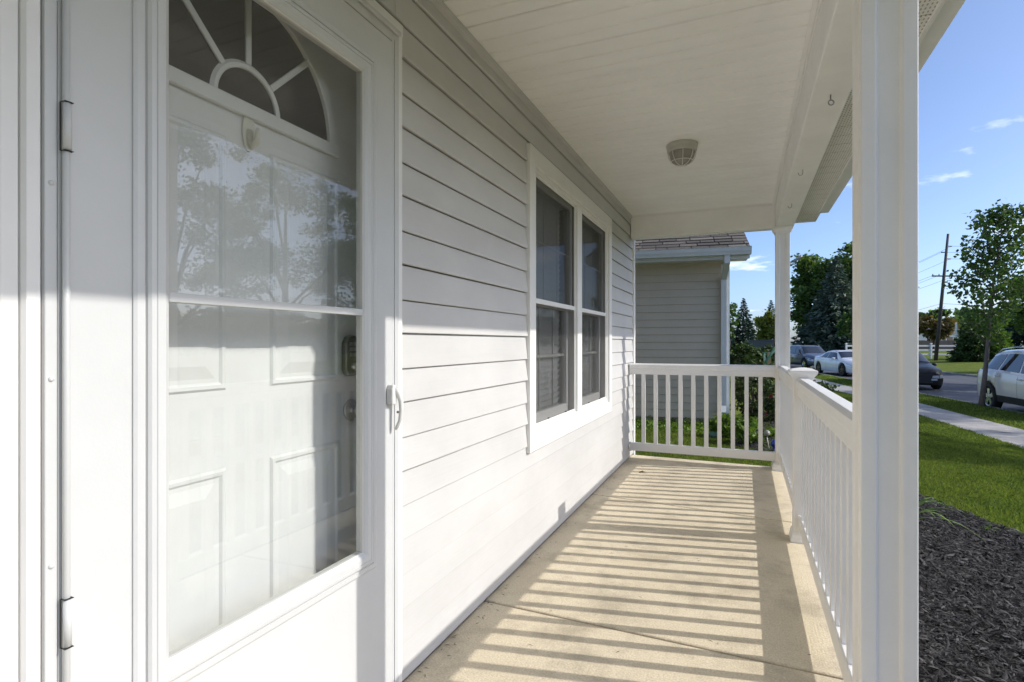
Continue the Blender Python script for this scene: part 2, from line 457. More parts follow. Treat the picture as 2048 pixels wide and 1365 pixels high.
def g(x, y):
    x = np.asarray(x, float); y = np.asarray(y, float)
    sl_ = walk_right(y) - 1.15
    z = np.full(np.broadcast(x, y).shape, -0.15)
    a = np.clip((x - 1.6) / np.maximum(sl_ - 1.6, 0.6), 0, 1)
    near = -0.15 - 0.45 * a
    z = np.where(x > 1.6, near, z)
    en, ef = edge_near(y), edge_far(y)
    z = np.where(x > walk_right(y), -0.60, z)
    z = np.where((x > en) & (x < ef), -0.78, z)
    b = np.clip((x - ef) / 16.0, 0, 1)
    z = np.where(x >= ef, -0.62 + 0.52 * b, z)
    # the lawn levels out behind the houses and past the bend
    far = np.clip((y - 60) / 40.0, 0, 1)
    z = np.where((y > 60) & ((x < en) | (x > ef)), z * (1 - far) + (-0.1) * far, z)
    return z

gx = np.unique(np.concatenate([np.linspace(-400, -30, 20), np.linspace(-30, 40, 281), np.linspace(40, 600, 24)]))
gy = np.unique(np.concatenate([np.linspace(-300, -20, 12), np.linspace(-20, 110, 261), np.linspace(110, 1400, 30)]))
GX, GY = np.meshgrid(gx, gy)
GZ = g(GX, GY)
nv = np.stack([GX, GY, GZ], -1).reshape(-1, 3)
ny, nx = GX.shape
idx = np.arange(ny * nx).reshape(ny, nx)
fc = np.stack([idx[:-1, :-1], idx[:-1, 1:], idx[1:, 1:], idx[1:, :-1]], -1).reshape(-1, 4)
me = bpy.data.meshes.new("ground")
me.from_pydata(nv.tolist(), [], fc.tolist())
for p in me.polygons: p.use_smooth = True
struct(link("ground", me, 'ground'))

def strip(name, left, right, zfun, ys, material, thick=0.0):
    mb = MB(); n = len(ys)
    vs = []
    for (a, b) in zip(left, right):
        vs.append((a[0], a[1], zfun)); vs.append((b[0], b[1], zfun))
    fs = [(2 * i, 2 * i + 1, 2 * i + 3, 2 * i + 2) for i in range(n - 1)]
    if thick:
        o = len(vs); vs += [(v[0], v[1], v[2] - thick) for v in vs]
        fs += [(2 * i, 2 * i + 2, o + 2 * i + 2, o + 2 * i) for i in range(n - 1)]
        fs += [(2 * i + 1, o + 2 * i + 1, o + 2 * i + 3, 2 * i + 3) for i in range(n - 1)]
        fs += [(0, o, o + 1, 1), (2 * n - 2, 2 * n - 1, o + 2 * n - 1, o + 2 * n - 2)]
    mb.add(vs, fs)
    return mb

ysr = np.linspace(-40, 110, 151)
def off(y, d):
    x = edge_near(y); dx = (edge_near(y + .5) - edge_near(y - .5))
    n_ = np.array([1, -dx]) / math.hypot(1, dx)
    return (x + n_[0] * d, y + n_[1] * d)
struct(build("road", strip("road", [off(y, 0.0) for y in ysr], [off(y, 7.7) for y in ysr], -0.70, ysr, 'asphalt', .1), 'asphalt'))
struct(build("kerb", strip("kerb", [off(y, -.14) for y in ysr], [off(y, 0.0) for y in ysr], -0.585, ysr, 'kerb', .2), 'kerb', bevel=.015))
struct(build("kerb", strip("kerb", [off(y, 7.7) for y in ysr], [off(y, 7.84) for y in ysr], -0.60, ysr, 'kerb', .2), 'kerb', bevel=.015))
side = link("sidewalk", None); struct(side)
yy = -12.0; k = 0
while yy < 60:
    y1 = yy + 1.5 - 0.012
    ys_ = np.linspace(yy, y1, 3)
    mb = strip("s", [(walk_right(y) - 1.1, y) for y in ys_], [(walk_right(y), y) for y in ys_], -0.585 + random.uniform(-.004, .004), ys_, 'walk', .12)
    build("paving_slab", mb, 'walk', side, bevel=.006)
    yy += 1.5

# ------------------------------------------------------------------ porch slab
CEIL, WALL_END = 2.43, 5.73
porch = link("porch_floor", None); struct(porch)
def slab(y00, y01, y10, y11):
    poly = [(0.004, y00), (1.52, y01), (1.52, y11), (0.004, y10)]
    build("concrete_slab", MB().prism(poly, 'z', -0.14, 0.0), 'concrete', porch, bevel=.009, seg=3)
slab(-1.6, -1.6, 2.21, 2.17)
slab(2.222, 2.182, 4.085, 3.925)
slab(4.096, 3.936, 5.70, 5.64)
box("slab_footing", (0.03, 1.49, -1.55, 5.6, -0.3, -0.012), 'gap', porch)

# ------------------------------------------------------------------ the house
house = thing("house", "white vinyl-sided house with the covered front porch", "house", (0, 0, 0))
DOOR_Y0, DOOR_Y1, DOOR_Z1 = 0.47, 1.53, 2.20
WIN_Y0, WIN_Y1, WIN_Z0, WIN_Z1 = 2.725, 4.68, 0.562, 2.212

wall = build("wall", MB(), 'gap', house)   # sheathing behind the siding, with openings
mb = MB()
X0, X1 = -0.14, -0.006
mb.box(X0, X1, -6, 0.545, -0.15, 3.0); mb.box(X0, X1, 1.485, 2.83, -0.15, 3.0); mb.box(X0, X1, 4.575, WALL_END, -0.15, 3.0)
mb.box(X0, X1, 0.545, 1.485, 2.12, 3.0); mb.box(X0, X1, 2.83, 4.575, 2.10, 3.0); mb.box(X0, X1, 2.83, 4.575, -0.15, 0.665)
wall.data = mb.mesh("wall"); wall.data.materials.append(M['interior'])
C0, CH = 0.0148, 0.1168
LAPS = {2: 2.35, 3: 2.35, 6: 1.95, 7: 1.95, 12: 2.3, 13: 2.3, 16: 1.86, 17: 1.86, 18: 2.45, 19: 2.45}
def plank(n, y0, y1, zlo=None, zhi=None, push=0.0):
    if zlo is None and push == 0.0 and n in LAPS and y0 + .2 < LAPS[n] < y1 - .2:
        plank(n, y0, LAPS[n] + .02, zlo, zhi, 0.0016); plank(n, LAPS[n], y1, zlo, zhi, 1e-5); return
    z0 = C0 + n * CH - (0.004 if n % 2 else 0.0)
    z1 = C0 + (n + 1) * CH - (0.004 if (n + 1) % 2 else 0.0)
    lip = 0.0175 if n % 2 == 0 else 0.0145
    lip += push
    def X(z): return lip + (0.0045 + push - lip) * (z - z0) / (z1 - z0)
    a, b = max(z0, zlo if zlo is not None else z0), min(z1, zhi if zhi is not None else z1)
    if b - a < .004: return
    if a == z0:
        a = a - (.006 if n == 0 else 0)
        prof = [(-.004, a + .004), (lip - .0035, a), (lip, a + .0025), (lip, a + .006)]
    else:
        prof = [(-.004, a), (X(a), a)]
    if b == z1:   # the top hem turns in below the next course, leaving an open lap
        prof += [(X(b), b - .0035), (X(b) - .0015, b - .0022), (-.004, b - .0022)]
    else:
        prof += [(X(b), b), (-.004, b)]
    build("siding_plank", MB().prism(prof, 'y', y0, y1), 'siding', wall)
for n in range(21):
    zt = C0 + (n + 1) * CH
    hi = min(zt, 2.405)
    zb = C0 + n * CH
    plank(n, -2.0, DOOR_Y0 + .004, None, 2.405)
    if zt > DOOR_Z1: plank(n, DOOR_Y0, DOOR_Y1, DOOR_Z1, 2.405) if zb < DOOR_Z1 else plank(n, DOOR_Y0, DOOR_Y1, None, 2.405)
    plank(n, DOOR_Y1 - .004, WIN_Y0 + .004, None, 2.405)
    if zb < WIN_Z0: plank(n, WIN_Y0 + .004, WIN_Y1 - .004, None, WIN_Z0 + .004)
    if zt > WIN_Z1: plank(n, WIN_Y0 + .004, WIN_Y1 - .004, WIN_Z1 - .004 if zb < WIN_Z1 else None, 2.405)
    plank(n, WIN_Y1 - .004, WALL_END, None, 2.405)
# ceiling-to-wall J trim, corner post
build("ceiling_trim", MB().prism([(-.004, 2.388), (.012, 2.388), (.014, 2.404), (.034, 2.406), (.036, 2.4285), (-.004, 2.4285)], 'y', -2, 5.59), 'siding', house)
box("corner_post", (-.06, .026, 5.728, 5.80, -0.02, 2.43), 'trim', house, bevel=.004)
box("end_wall", (-6, -.062, 5.60, 5.74, -.15, 3.0), 'siding', house)
mb = MB(); mb.box(-6.14, -6.0, -6, 5.74, -.15, 3.0); mb.box(-6, 0, -6.14, -6, -.15, 3.0); mb.box(-6, -.15, -6, 5.6, -.2, -.1)
build("back_walls", mb, 'interior', house)
box("interior_ceiling", (-6.1, -.145, -6.1, 5.7, 2.44, 2.5), 'interior', house)
box("interior_partition", (-3.1, -3.0, -6, 5.6, -.1, 2.44), 'interior', house)
# window wall reveals
# roof
roof = build("roof", MB().prism([(1.72, 2.505), (1.72, 2.535), (-3.0, 4.45), (-7.4, 2.53), (-7.4, 2.50), (-3.0, 4.40)], 'y', -7, 6.10), 'roof', house)

# porch ceiling: vinyl panels with three flutes each
pc = build("porch_ceiling", MB().box(-.002, 1.49, -2.0, 5.70, 2.446, 2.462), 'gap', house)
y0 = 1.989 - 0.3025 * 13
while y0 < 5.60:
    y1 = min(y0 + 0.3025, 5.60)
    zc = CEIL
    prof = [(y0 + .004, zc + .014), (y0 + .004, zc + .004), (y0 + .008, zc)]
    for d in (.109, .212):
        if y0 + d + .012 < y1:
            prof += [(y0 + d - .003, zc), (y0 + d, zc + .007), (y0 + d + .005, zc + .007), (y0 + d + .009, zc)]
    prof += [(y1 - .006, zc), (y1 - .003, zc + .004), (y1 - .003, zc + .014)]
    build("ceiling_panel", MB().prism(prof, 'x', 0.0, 1.345), 'ceil', pc)
    y0 += 0.3025
# beam, end beam, J trims
build("front_beam", MB().prism([(1.338, 2.2), (1.487, 2.2), (1.487, 2.50), (1.338, 2.50)], 'y', -2, 5.716), 'beam', house, bevel=.006)
box("end_beam", (0.018, 1.3375, 5.585, 5.712, 2.205, 2.47), 'beam', house, bevel=.006)
build("ceiling_edge_trim", MB().prism([(1.312, 2.4285), (1.3375, 2.4285), (1.3375, 2.405), (1.332, 2.405), (1.330, 2.4235), (1.312, 2.4245)], 'y', -2, 5.584), 'trim', house)
build("ceiling_edge_trim", MB().prism([(5.56, 2.4285), (5.5845, 2.4285), (5.5845, 2.41), (5.58, 2.41), (5.578, 2.4235), (5.56, 2.4245)], 'x', 0.03, 1.312), 'trim', house)
# soffit, fascia, gutter
eave = build("eave", MB().box(1.4885, 1.71, -2, 6.06, 2.345, 2.36), 'trim', house)
y0 = -2.0
while y0 < 6.05:
    y1 = min(y0 + .1524, 6.06)
    prof = [(y0 + .001, 2.344), (y0 + .001, 2.336), (y1 - .007, 2.336), (y1 - .005, 2.340), (y1 - .001, 2.340), (y1 - .001, 2.344)]
    build("soffit_panel", MB().prism(prof, 'x', 1.488, 1.70), 'soffit', eave)
    y0 += .1524
box("fascia", (1.70, 1.716, -2, 6.085, 2.328, 2.50), 'trim', eave, bevel=.002)
box("rake_board", (1.4885, 1.699, 6.062, 6.085, 2.328, 2.50), 'trim', eave, bevel=.002)
gp = [(1.718, 2.505), (1.718, 2.402), (1.822, 2.402), (1.826, 2.412), (1.824, 2.43), (1.838, 2.45), (1.852, 2.472), (1.856, 2.498), (1.862, 2.506), (1.848, 2.506), (1.846, 2.495),
      (1.838, 2.472), (1.818, 2.445), (1.816, 2.408), (1.724, 2.408), (1.724, 2.505)]
build("gutter", MB().prism(gp, 'y', -2, 6.05), 'trim', eave)
build("gutter_end_cap", MB().prism(gp[:9], 'y', 6.0505, 6.058), 'trim', eave)
# blocking between beam and soffit
box("frieze", (1.4885, 1.4915, -2, 6.06, 2.36, 2.5), 'trim', eave)

# porch posts with recessed faces
def post_profile(cx, cy, hw, rec=.010, e=.27):
    q = hw * (1 - 2 * e) ; pts = []
    a = hw; b = q
    side_ = [(-a, -a), (-b, -a), (-b + .004, -a + rec), (b - .004, -a + rec), (b, -a)]
    for k in range(4):
        c_, s_ = [(1, 0), (0, 1), (-1, 0), (0, -1)][k]
        for (x, y) in side_: pts.append((cx + x * c_ - y * s_, cy + x * s_ + y * c_))
    return pts
def frus(mb, cx, cy, levels):
    vs, fs = [], []
    for (h, z) in levels:
        vs += [(cx - h, cy - h, z), (cx + h, cy - h, z), (cx + h, cy + h, z), (cx - h, cy + h, z)]
    for i in range(len(levels) - 1):
        for k in range(4): fs.append((4 * i + k, 4 * i + (k + 1) % 4, 4 * i + 4 + (k + 1) % 4, 4 * i + 4 + k))
    fs.append((3, 2, 1, 0)); n = 4 * (len(levels) - 1); fs.append((n, n + 1, n + 2, n + 3))
    return mb.add(vs, fs)
def porch_post(cx, cy):
    hw = .0585
    p = build("porch_post", MB().prism(post_profile(cx, cy, hw), 'z', 0.0, 2.2), 'rail', house, bevel=.003)
    build("post_base", frus(MB(), cx, cy, [(.088, 0.0), (.088, .03), (.083, .04), (.083, .055), (.070, .075), (.062, .08)]), 'rail', p, bevel=.002)
    build("post_capital", frus(MB(), cx, cy, [(.061, 2.135), (.066, 2.145), (.070, 2.16), (.082, 2.172), (.082, 2.186), (.076, 2.188), (.076, 2.199)]), 'rail', p, bevel=.002)
porch_post(1.397, 1.625)
porch_post(1.394, 5.552)

# ------------------------------------------------------------------ railings
RX, RZ0, RZ1 = 1.392, 0.945, 0.838
def railing(label, group, p0, p1, npk, axis, first=None, step=None):
    """p0,p1: start and end along axis at the other coordinate; parts in world units, Empty at the start"""
    root = thing("porch_railing", label, "railing", (p0[0], p0[1], 0), 0, group)
    O = (-p0[0], -p0[1], 0)
    c = p0[1] if axis == 'x' else p0[0]
    a0, a1 = (p0[0], p1[0]) if axis == 'x' else (p0[1], p1[1])
    hw = .0375
    prof = [(c - hw + .006, RZ1), (c + hw - .006, RZ1), (c + hw - .006, RZ1 + .05), (c + hw, RZ1 + .058), (c + hw, RZ0 - .014), (c + hw * .6, RZ0), (c - hw * .6, RZ0), (c - hw, RZ0 - .014), (c - hw, RZ1 + .058), (c - hw + .006, RZ1 + .05)]
    build("top_rail", MB().prism(prof, axis, a0, a1), 'rail', root, O, bevel=.002)
    hb = .025
    prof = [(c - hb, .076), (c + hb, .076), (c + hb, .15), (c + hb - .006, .154), (c - hb + .006, .154), (c - hb, .15)]
    build("bottom_rail", MB().prism(prof, axis, a0, a1), 'rail', root, O, bevel=.002)
    h = .018
    bm_ = MB().box(-h, h, -h, h, .150, RZ1 + .004).mesh("baluster"); bm_.materials.append(M['rail'])
    for i in range(npk):
        t = first + step * i if first is not None else a0 + (a1 - a0) * (i + .5) / npk
        o = link("baluster", bm_, None, root, ((t, c, 0) if axis == 'x' else (c, t, 0)))
        o.location = Vector(o.location) + Vector(O)
    # brackets at both ends
    for t in (a0, a1):
        s = 1 if t == a0 else -1
        for z0, z1, hh in ((RZ1 - .006, RZ0 - .006, hw + .004), (.07, .16, hb + .006)):
            t0, t1 = sorted((t + s * .0005, t + s * .014))
            mbb = MB()
            if axis == 'x': mbb.box(t0, t1, c - hh, c + hh, z0, z1)
            else: mbb.box(c - hh, c + hh, t0, t1, z0, z1)
            build("rail_bracket", mbb, 'rail', root, O, bevel=.002)
    # support foot in the middle
    return root
railing("white railing section between the short newel post and the corner post", "porch railings", (RX, 3.665), (RX, 5.494), 15, 'y')
railing("white railing section between the short newel post and the tall near post", "porch railings", (RX, 1.684), (RX, 3.555), 15, 'y')
er = railing("white railing closing the far end of the porch between wall and corner post", "porch railings", (0.02, 5.545), (1.336, 5.545), 10, 'x', .153, .1177)
nw = thing("newel_post", "short white newel post with a flared cap in the middle of the front railing", "post", (1.388, 3.61, 0))
build("shaft", frus(MB(), 0, 0, [(.05, 0), (.05, .95)]), 'rail', nw, bevel=.003)
build("base", frus(MB(), 0, 0, [(.066, 0), (.066, .02), (.060, .032), (.060, .045), (.053, .062)]), 'rail', nw, bevel=.002)
build("cap", frus(MB(), 0, 0, [(.053, .938), (.055, .950), (.060, .958), (.069, .968), (.073, .976), (.073, .990), (.055, .998), (.012, 1.006)]), 'rail', nw, bevel=.002)

# ------------------------------------------------------------------ window
win = build("window", MB(), 'trim', house)
def frame_yz(mb, y0, y1, z0, z1, wl, wr, wb, wt, x0, x1):
    mb.box(x0, x1, y0, y0 + wl, z0, z1); mb.box(x0, x1, y1 - wr, y1, z0, z1)
    mb.box(x0, x1, y0 + wl, y1 - wr, z0, z0 + wb); mb.box(x0, x1, y0 + wl, y1 - wr, z1 - wt, z1)
    return mb
# outer casing as four mitred boards
def mitred(y0, y1, z0, z1, w_, x0, x1, material, parent, name, b=.004):
    for poly in ([(y0, z0), (y0 + w_, z0 + w_), (y0 + w_, z1 - w_), (y0, z1)], [(y1, z0), (y1, z1), (y1 - w_, z1 - w_), (y1 - w_, z0 + w_)],
                 [(y0, z1), (y0 + w_, z1 - w_), (y1 - w_, z1 - w_), (y1, z1)], [(y0, z0), (y1, z0), (y1 - w_, z0 + w_), (y0 + w_, z0 + w_)]):
        build(name, MB().prism(poly, 'x', x0, x1), material, parent, bevel=b)
win.data = frame_yz(MB(), WIN_Y0 + .088, WIN_Y1 - .088, WIN_Z0 + .088, WIN_Z1 - .088, .03, .03, .03, .03, -.115, .012).mesh("window"); win.data.materials.append(M['trim'])
mitred(WIN_Y0, WIN_Y1, WIN_Z0, WIN_Z1, .09, -.004, .031, 'trim', win, "casing")
box("mullion", (-.080, .024, 3.652, 3.763, WIN_Z0 + .118, WIN_Z1 - .118), 'trim', win, bevel=.006)
ZB, ZT, ZM = WIN_Z0 + .118, WIN_Z1 - .118, 1.385
for (ya, yb, desc) in ((WIN_Y0 + .118, 3.652, 'left'), (3.763, WIN_Y1 - .118, 'right')):
    # screen frame and mesh
    build("screen_frame", frame_yz(MB(), ya, yb, ZB, ZT, .016, .016, .018, .016, -.004, .006), 'trim', win, bevel=.002)
    box("screen_bar", (-.004, .008, ya + .016, yb - .016, ZM - .014, ZM + .014), 'trim', win, bevel=.002)
    build("insect_screen", MB().add([(.0008, ya + .016, z_) if k_ else (.0008, yb - .016, z_) for z_, k_ in zip((ZB + .018, ZB + .018, ZM - .014, ZM - .014), (1, 0, 0, 1))], [(0, 1, 2, 3)]), 'screen', win)
    build("insect_screen", MB().add([(.0008, ya + .016, z_) if k_ else (.0008, yb - .016, z_) for z_, k_ in zip((ZM + .014, ZM + .014, ZT - .016, ZT - .016), (1, 0, 0, 1))], [(0, 1, 2, 3)]), 'screen', win)
    # upper sash
    build("upper_sash", frame_yz(MB(), ya + .004, yb - .004, ZM - .02, ZT - .002, .04, .04, .035, .04, -.040, -.014), 'trim', win, bevel=.003)
    box("upper_pane", (-.029, -.025, ya + .04, yb - .04, ZM + .012, ZT - .04), 'wglass', win)
    build("lower_sash", frame_yz(MB(), ya + .004, yb - .004, ZB + .003, ZM + .02, .045, .045, .055, .04, -.072, -.0415), 'trim', win, bevel=.003)
    box("lower_pane", (-.059, -.055, ya + .045, yb - .045, ZB + .055, ZM - .018), 'wglass', win)
    wv = (yb - ya)
    for fr in (.34, .66):
        box("muntin", (-.0385, -.0295, ya + wv * fr - .006, ya + wv * fr + .006, ZM + .014, ZT - .041), 'trim', win)
        box("muntin", (-.0695, -.0595, ya + wv * fr - .006, ya + wv * fr + .006, ZB + .057, ZM - .019), 'trim', win)
    zc = ZB + .055 + .53 * (ZM - ZB - .075)
    box("muntin", (-.069, -.060, ya + .046, yb - .046, zc - .008, zc + .008), 'trim', win)
    box("muntin", (-.038, -.030, ya + .041, yb - .041, (ZM + ZT) / 2 - .006, (ZM + ZT) / 2 + .006), 'trim', win)
    for q in (.3, .72):
        box("screen_tab", (.0015, .009, ya + wv * q, ya + wv * q + .018, ZB + .02, ZB + .026), 'rubber', win)
    bl = thing("window_blind", "white slatted blind lowered behind the %s" % ("window half beside the front door" if desc == 'left' else "window half beside the porch end"), "blind", ((-.100), (ya + yb) / 2, ZB), 0, "window blinds")
    sm = MB().prism([(-.0085, -.020), (-.001, .001), (.0085, .020), (.0075, .0205), (-.002, .0015), (-.0095, -.0195)], 'y', -(yb - ya) / 2 + .03, (yb - ya) / 2 - .03).mesh("slat"); sm.materials.append(M['blind'])
    zz = .04
    while zz < ZT - ZB - .03:
        link("slat", sm, None, bl, (0, 0, zz)); zz += .038
    for q in (-.28, .28):
        build("ladder_cord", MB().box(-.022, -.0205, q - .004, q + .004, 0.0, ZT - ZB), 'blind', bl)
    build("head_rail", MB().box(-.025, .025, -(yb - ya) / 2 + .02, (yb - ya) / 2 - .02, ZT - ZB - .03, ZT - ZB + .02), 'blind', bl)

# ------------------------------------------------------------------ front door (inner) and storm door
DX = -0.09
door = build("front_door", MB().box(DX - .045, DX, .565, 1.475, .02, 2.10), 'door', house, bevel=.003)
mb = MB(); mb.box(-.14, .0, .545, .562, 0, 2.12); mb.box(-.14, .0, 1.478, 1.495, 0, 2.12); mb.box(-.14, 0, .562, 1.478, 2.104, 2.125)
build("door_jamb", mb, 'door', house)
box("threshold", (-.14, .05, .562, 1.478, .004, .022), 'steel', house, bevel=.003)
def door_panel(y0, y1, z0, z1):
    # stamped ogee ring and a raised field
    p = build("door_panel", MB(), 'door', door)
    m2 = MB()
    rings = [(0, 0), (.006, .006), (.014, .0055), (.020, .0005), (.030, .0005), (.060, .006)]
    vs, fs = [], []
    for (i, h) in rings:
        vs += [(DX + .0004 + h, y0 + i, z0 + i), (DX + .0004 + h, y1 - i, z0 + i), (DX + .0004 + h, y1 - i, z1 - i), (DX + .0004 + h, y0 + i, z1 - i)]
    for k in range(len(rings) - 1):
        for j in range(4): fs.append((4 * k + j, 4 * k + (j + 1) % 4, 4 * k + 4 + (j + 1) % 4, 4 * k + 4 + j))
    n = 4 * (len(rings) - 1); fs.append((n, n + 1, n + 2, n + 3))
    m2.add(vs, fs)
    p.data = m2.mesh("door_panel"); p.data.materials.append(M['door'])
for (a, b) in ((.69, .965), (1.10, 1.372)):
    door_panel(a, b, 1.035, 1.655)
    door_panel(a, b, .23, .845)
# fanlight
FY_, FZ_, FR = 1.025, 1.752, .318
fan = build("fanlight", MB(), 'fanglass', door)
m2 = MB()
pts = [(FY_ + .30 * math.cos(a), FZ_ + .30 * math.sin(a)) for a in np.linspace(0, math.pi, 33)]
m2.prism(pts, 'x', DX + .0005, DX + .004); fan.data = m2.mesh("fanlight"); fan.data.materials.append(M['fanglass'])
def arc_band(r0, r1, x0, x1, a0=0, a1=math.pi, n=40):
    m3 = MB(); ring = []
    for a in np.linspace(a0, a1, n):
        c_, s_ = math.cos(a), math.sin(a)
        ring.append([(x, FY_ + r * c_, FZ_ + r * s_) for (x, r) in ((x0, r0), (x1 - .002, r0 + .001), (x1, r0 + .005), (x1, r1 - .008), (x1 - .006, r1 - .002), (x0, r1))])
    m3.add([p for q in ring for p in q], [(i * 6 + j, i * 6 + (j + 1) % 6, (i + 1) * 6 + (j + 1) % 6, (i + 1) * 6 + j) for i in range(n - 1) for j in range(6)] + [tuple(range(6)), tuple((n - 1) * 6 + j for j in range(6))])
    return m3
build("fan_frame", arc_band(.29, .327, DX + .0004, DX + .016), 'door', fan)
build("fan_sill", MB().box(DX + .0004, DX + .0165, FY_ - .332, FY_ + .332, FZ_ - .032, FZ_ + .004), 'door', fan, bevel=.004)
build("fan_inner_arc", arc_band(.088, .108, DX + .0042, DX + .011), 'door', fan)
for a in (45, 90, 135):
    c_, s_ = math.cos(R(a)), math.sin(R(a)); h = .0085
    p = [(FY_ + .104 * c_ + h * s_, FZ_ + .104 * s_ - h * c_), (FY_ + .295 * c_ + h * s_, FZ_ + .295 * s_ - h * c_), (FY_ + .295 * c_ - h * s_, FZ_ + .295 * s_ + h * c_), (FY_ + .104 * c_ - h * s_, FZ_ + .104 * s_ + h * c_)]
    build("fan_spoke", MB().prism(p, 'x', DX + .0042, DX + .0105), 'door', fan, bevel=.002)
# keypad deadbolt + knob
KY = 1.418
kp = [(KY - .036, 1.065), (KY - .024, 1.045), (KY + .024, 1.045), (KY + .036, 1.065), (KY + .036, 1.150), (KY + .022, 1.168), (KY, 1.174), (KY - .022, 1.168), (KY - .036, 1.150)]
lock = build("keypad_lock", MB().prism(kp, 'x', DX + .0004, DX + .022), 'steel', door, bevel=.004)
for r_ in range(3):
    for c_ in range(3):
        build("key_button", MB().box(DX + .0222, DX + .0255, KY - .022 + c_ * .016, KY - .010 + c_ * .016, 1.152 - r_ * .017 - .011, 1.152 - r_ * .017), 'nickel', lock, bevel=.001)
build("key_cylinder", MB().lathe([(0.0001, .038), (.011, .038), (.0135, .035), (.015, .022)], (DX, KY, 1.075), 24, 'x'), 'nickel', lock, smooth=True)
kb = build("door_knob", MB().lathe([(.0001, .004), (.034, .004), (.035, .007), (.032, .011), (.016, .014), (.012, .018), (.012, .030), (.018, .034), (.026, .040), (.028, .048), (.026, .057), (.018, .063), (.0001, .065)], (DX - .0035, KY + .008, .935), 32, 'x'), 'nickel', door, smooth=True)
# adhesive hook on the front door
hk = thing("adhesive_hook", "ivory plastic adhesive hook stuck to the front door under the fan window", "hook", (DX, 1.028, 1.69))
pl = [(.018 * math.cos(a), .052 * math.sin(a) * (1.0 if math.sin(a) > 0 else 1.05)) for a in np.linspace(0, 2 * math.pi, 24, endpoint=False)]
build("backplate", MB().prism(pl, 'x', .0002, .008), 'hookplastic', hk, bevel=.002)
build("prong", MB().tube([(.006, 0, .0), (.010, 0, -.025), (.020, 0, -.040), (.031, 0, -.034), (.036, 0, -.014), (.037, 0, .0)], [.009, .010, .009, .008, .007, .004], 10), 'hookplastic', hk, smooth=True)

# storm door
SX0, SX1 = .018, .047
LY0, LY1, LZ0, LZ1 = .553, 1.46, .035, 2.105
GY0, GY1, GZ0, GZ1 = .719, 1.311, .535, 1.945
mb = MB()
mb.box(SX0, SX1, LY0, GY0 - .03, LZ0, LZ1); mb.box(SX0, SX1, GY1 + .03, LY1, LZ0, LZ1)
mb.box(SX0, SX1, GY0 - .03, GY1 + .03, LZ0, GZ0 - .03); mb.box(SX0, SX1, GY0 - .03, GY1 + .03, GZ1 + .03, LZ1)
storm = build("storm_door", mb, 'storm', house)
# stepped glazing frame
def ringprof(prof, y0, y1, z0, z1):
    """prof: (inset outward distance from glass edge, x) closed section swept around the glass opening with mitres"""
    m3 = MB(); n = len(prof); vs = []
    for (sy, sz) in ((-1, -1), (1, -1), (1, 1), (-1, 1)):
        for (d, x) in prof:
            vs.append((x, (y0 - d) if sy < 0 else (y1 + d), (z0 - d) if sz < 0 else (z1 + d)))
    fs = [(k * n + j, k * n + (j + 1) % n, ((k + 1) % 4) * n + (j + 1) % n, ((k + 1) % 4) * n + j) for k in range(4) for j in range(n)]
    return m3.add(vs, fs)
build("glazing_frame", ringprof([(.064, .0465), (.064, .0505), (.058, .0535), (.046, .0545), (.0445, .0515), (.0425, .0515), (.041, .0565), (.036, .0605), (.028, .0615), (.0265, .0595), (.025, .0615), (.010, .0615), (.0, .0545), (.0, .026), (.040, .026), (.040, .0465)], GY0, GY1, GZ0, GZ1), 'storm', storm)
build("glazing_gasket", ringprof([(.0006, .0535), (-.003, .0505), (-.003, .030), (.0006, .030)], GY0, GY1, GZ0, GZ1), 'plasticgrey', storm)
box("meeting_rail", (.030, .0525, GY0 + .003, GY1 - .003, 1.229, 1.248), 'storm', storm, bevel=.002)
box("upper_glass", (.0385, .0425, GY0 + .0031, GY1 - .0031, 1.2482, GZ1 - .0031), 'glass', storm)
box("lower_glass", (.0385, .0425, GY0 + .0031, GY1 - .0031, GZ0 + .0031, 1.2288), 'glass', storm)
box("bottom_sweep", (.012, .052, LY0 + .002, LY1 - .002, .012, .034), 'storm', storm, bevel=.002)
box("hinge_strip", (.016, .044, .5388, .5528, .03, 2.10), 'storm', storm)
# hinge rail with knuckles
hr = build("hinge_rail", MB().tube([(.052, .5465, .03), (.052, .5465, 2.10)], .0055, 12), 'storm', storm, smooth=True)
for zc in (.691, 1.504):
    z_0, z_1 = zc - .040, zc + .040
    build("hinge_knuckle", MB().tube([(.0545, .5465, z_0 + .002), (.0545, .5465, z_1 - .002)], .0062, 12), 'storm', storm, smooth=True)
    m3 = MB(); m3.box(.0485, .0610, .5400, .5530, z_0 - .0005, z_0 + .0005); m3.box(.0485, .0610, .5400, .5530, z_1 - .0005, z_1 + .0005); m3.box(.0478, .0505, .5392, .5399, z_0, z_1)
    build("hinge_gap", m3, 'gap', storm)
# frame: Z bars + brickmould casing
cas = build("door_casing", MB(), 'trim', house)
mb = MB()
pL = [(-.004, DOOR_Y0 + .024), (.034, DOOR_Y0 + .024), (.040, DOOR_Y0 + .028), (.040, DOOR_Y0 + .046), (.034, DOOR_Y0 + .050), (-.004, DOOR_Y0 + .050)]
mb.prism(pL, 'z', 0.0, 2.155)
pR = [(-.004, 1.502), (.034, 1.502), (.040, 1.506), (.040, 1.526), (.036, 1.530), (-.004, 1.530)]
mb.prism(pR, 'z', 0.0, 2.155)
mb.prism([(-.004, 2.156), (.036, 2.156), (.040, 2.160), (.040, 2.194), (.034, 2.20), (-.004, 2.20)], 'y', DOOR_Y0 + .024, 1.53)
cas.data = mb.mesh("door_casing"); cas.data.materials.append(M['trim'])
box("siding_channel", (-.002, .030, DOOR_Y0 - .002, DOOR_Y0 + .0235, 0.0, 2.2), 'trim', cas, bevel=.003)
zb = build("storm_frame", MB().box(.002, .0435, DOOR_Y0 + .0505, .5385, 0.0, 2.15), 'storm', house, bevel=.002)
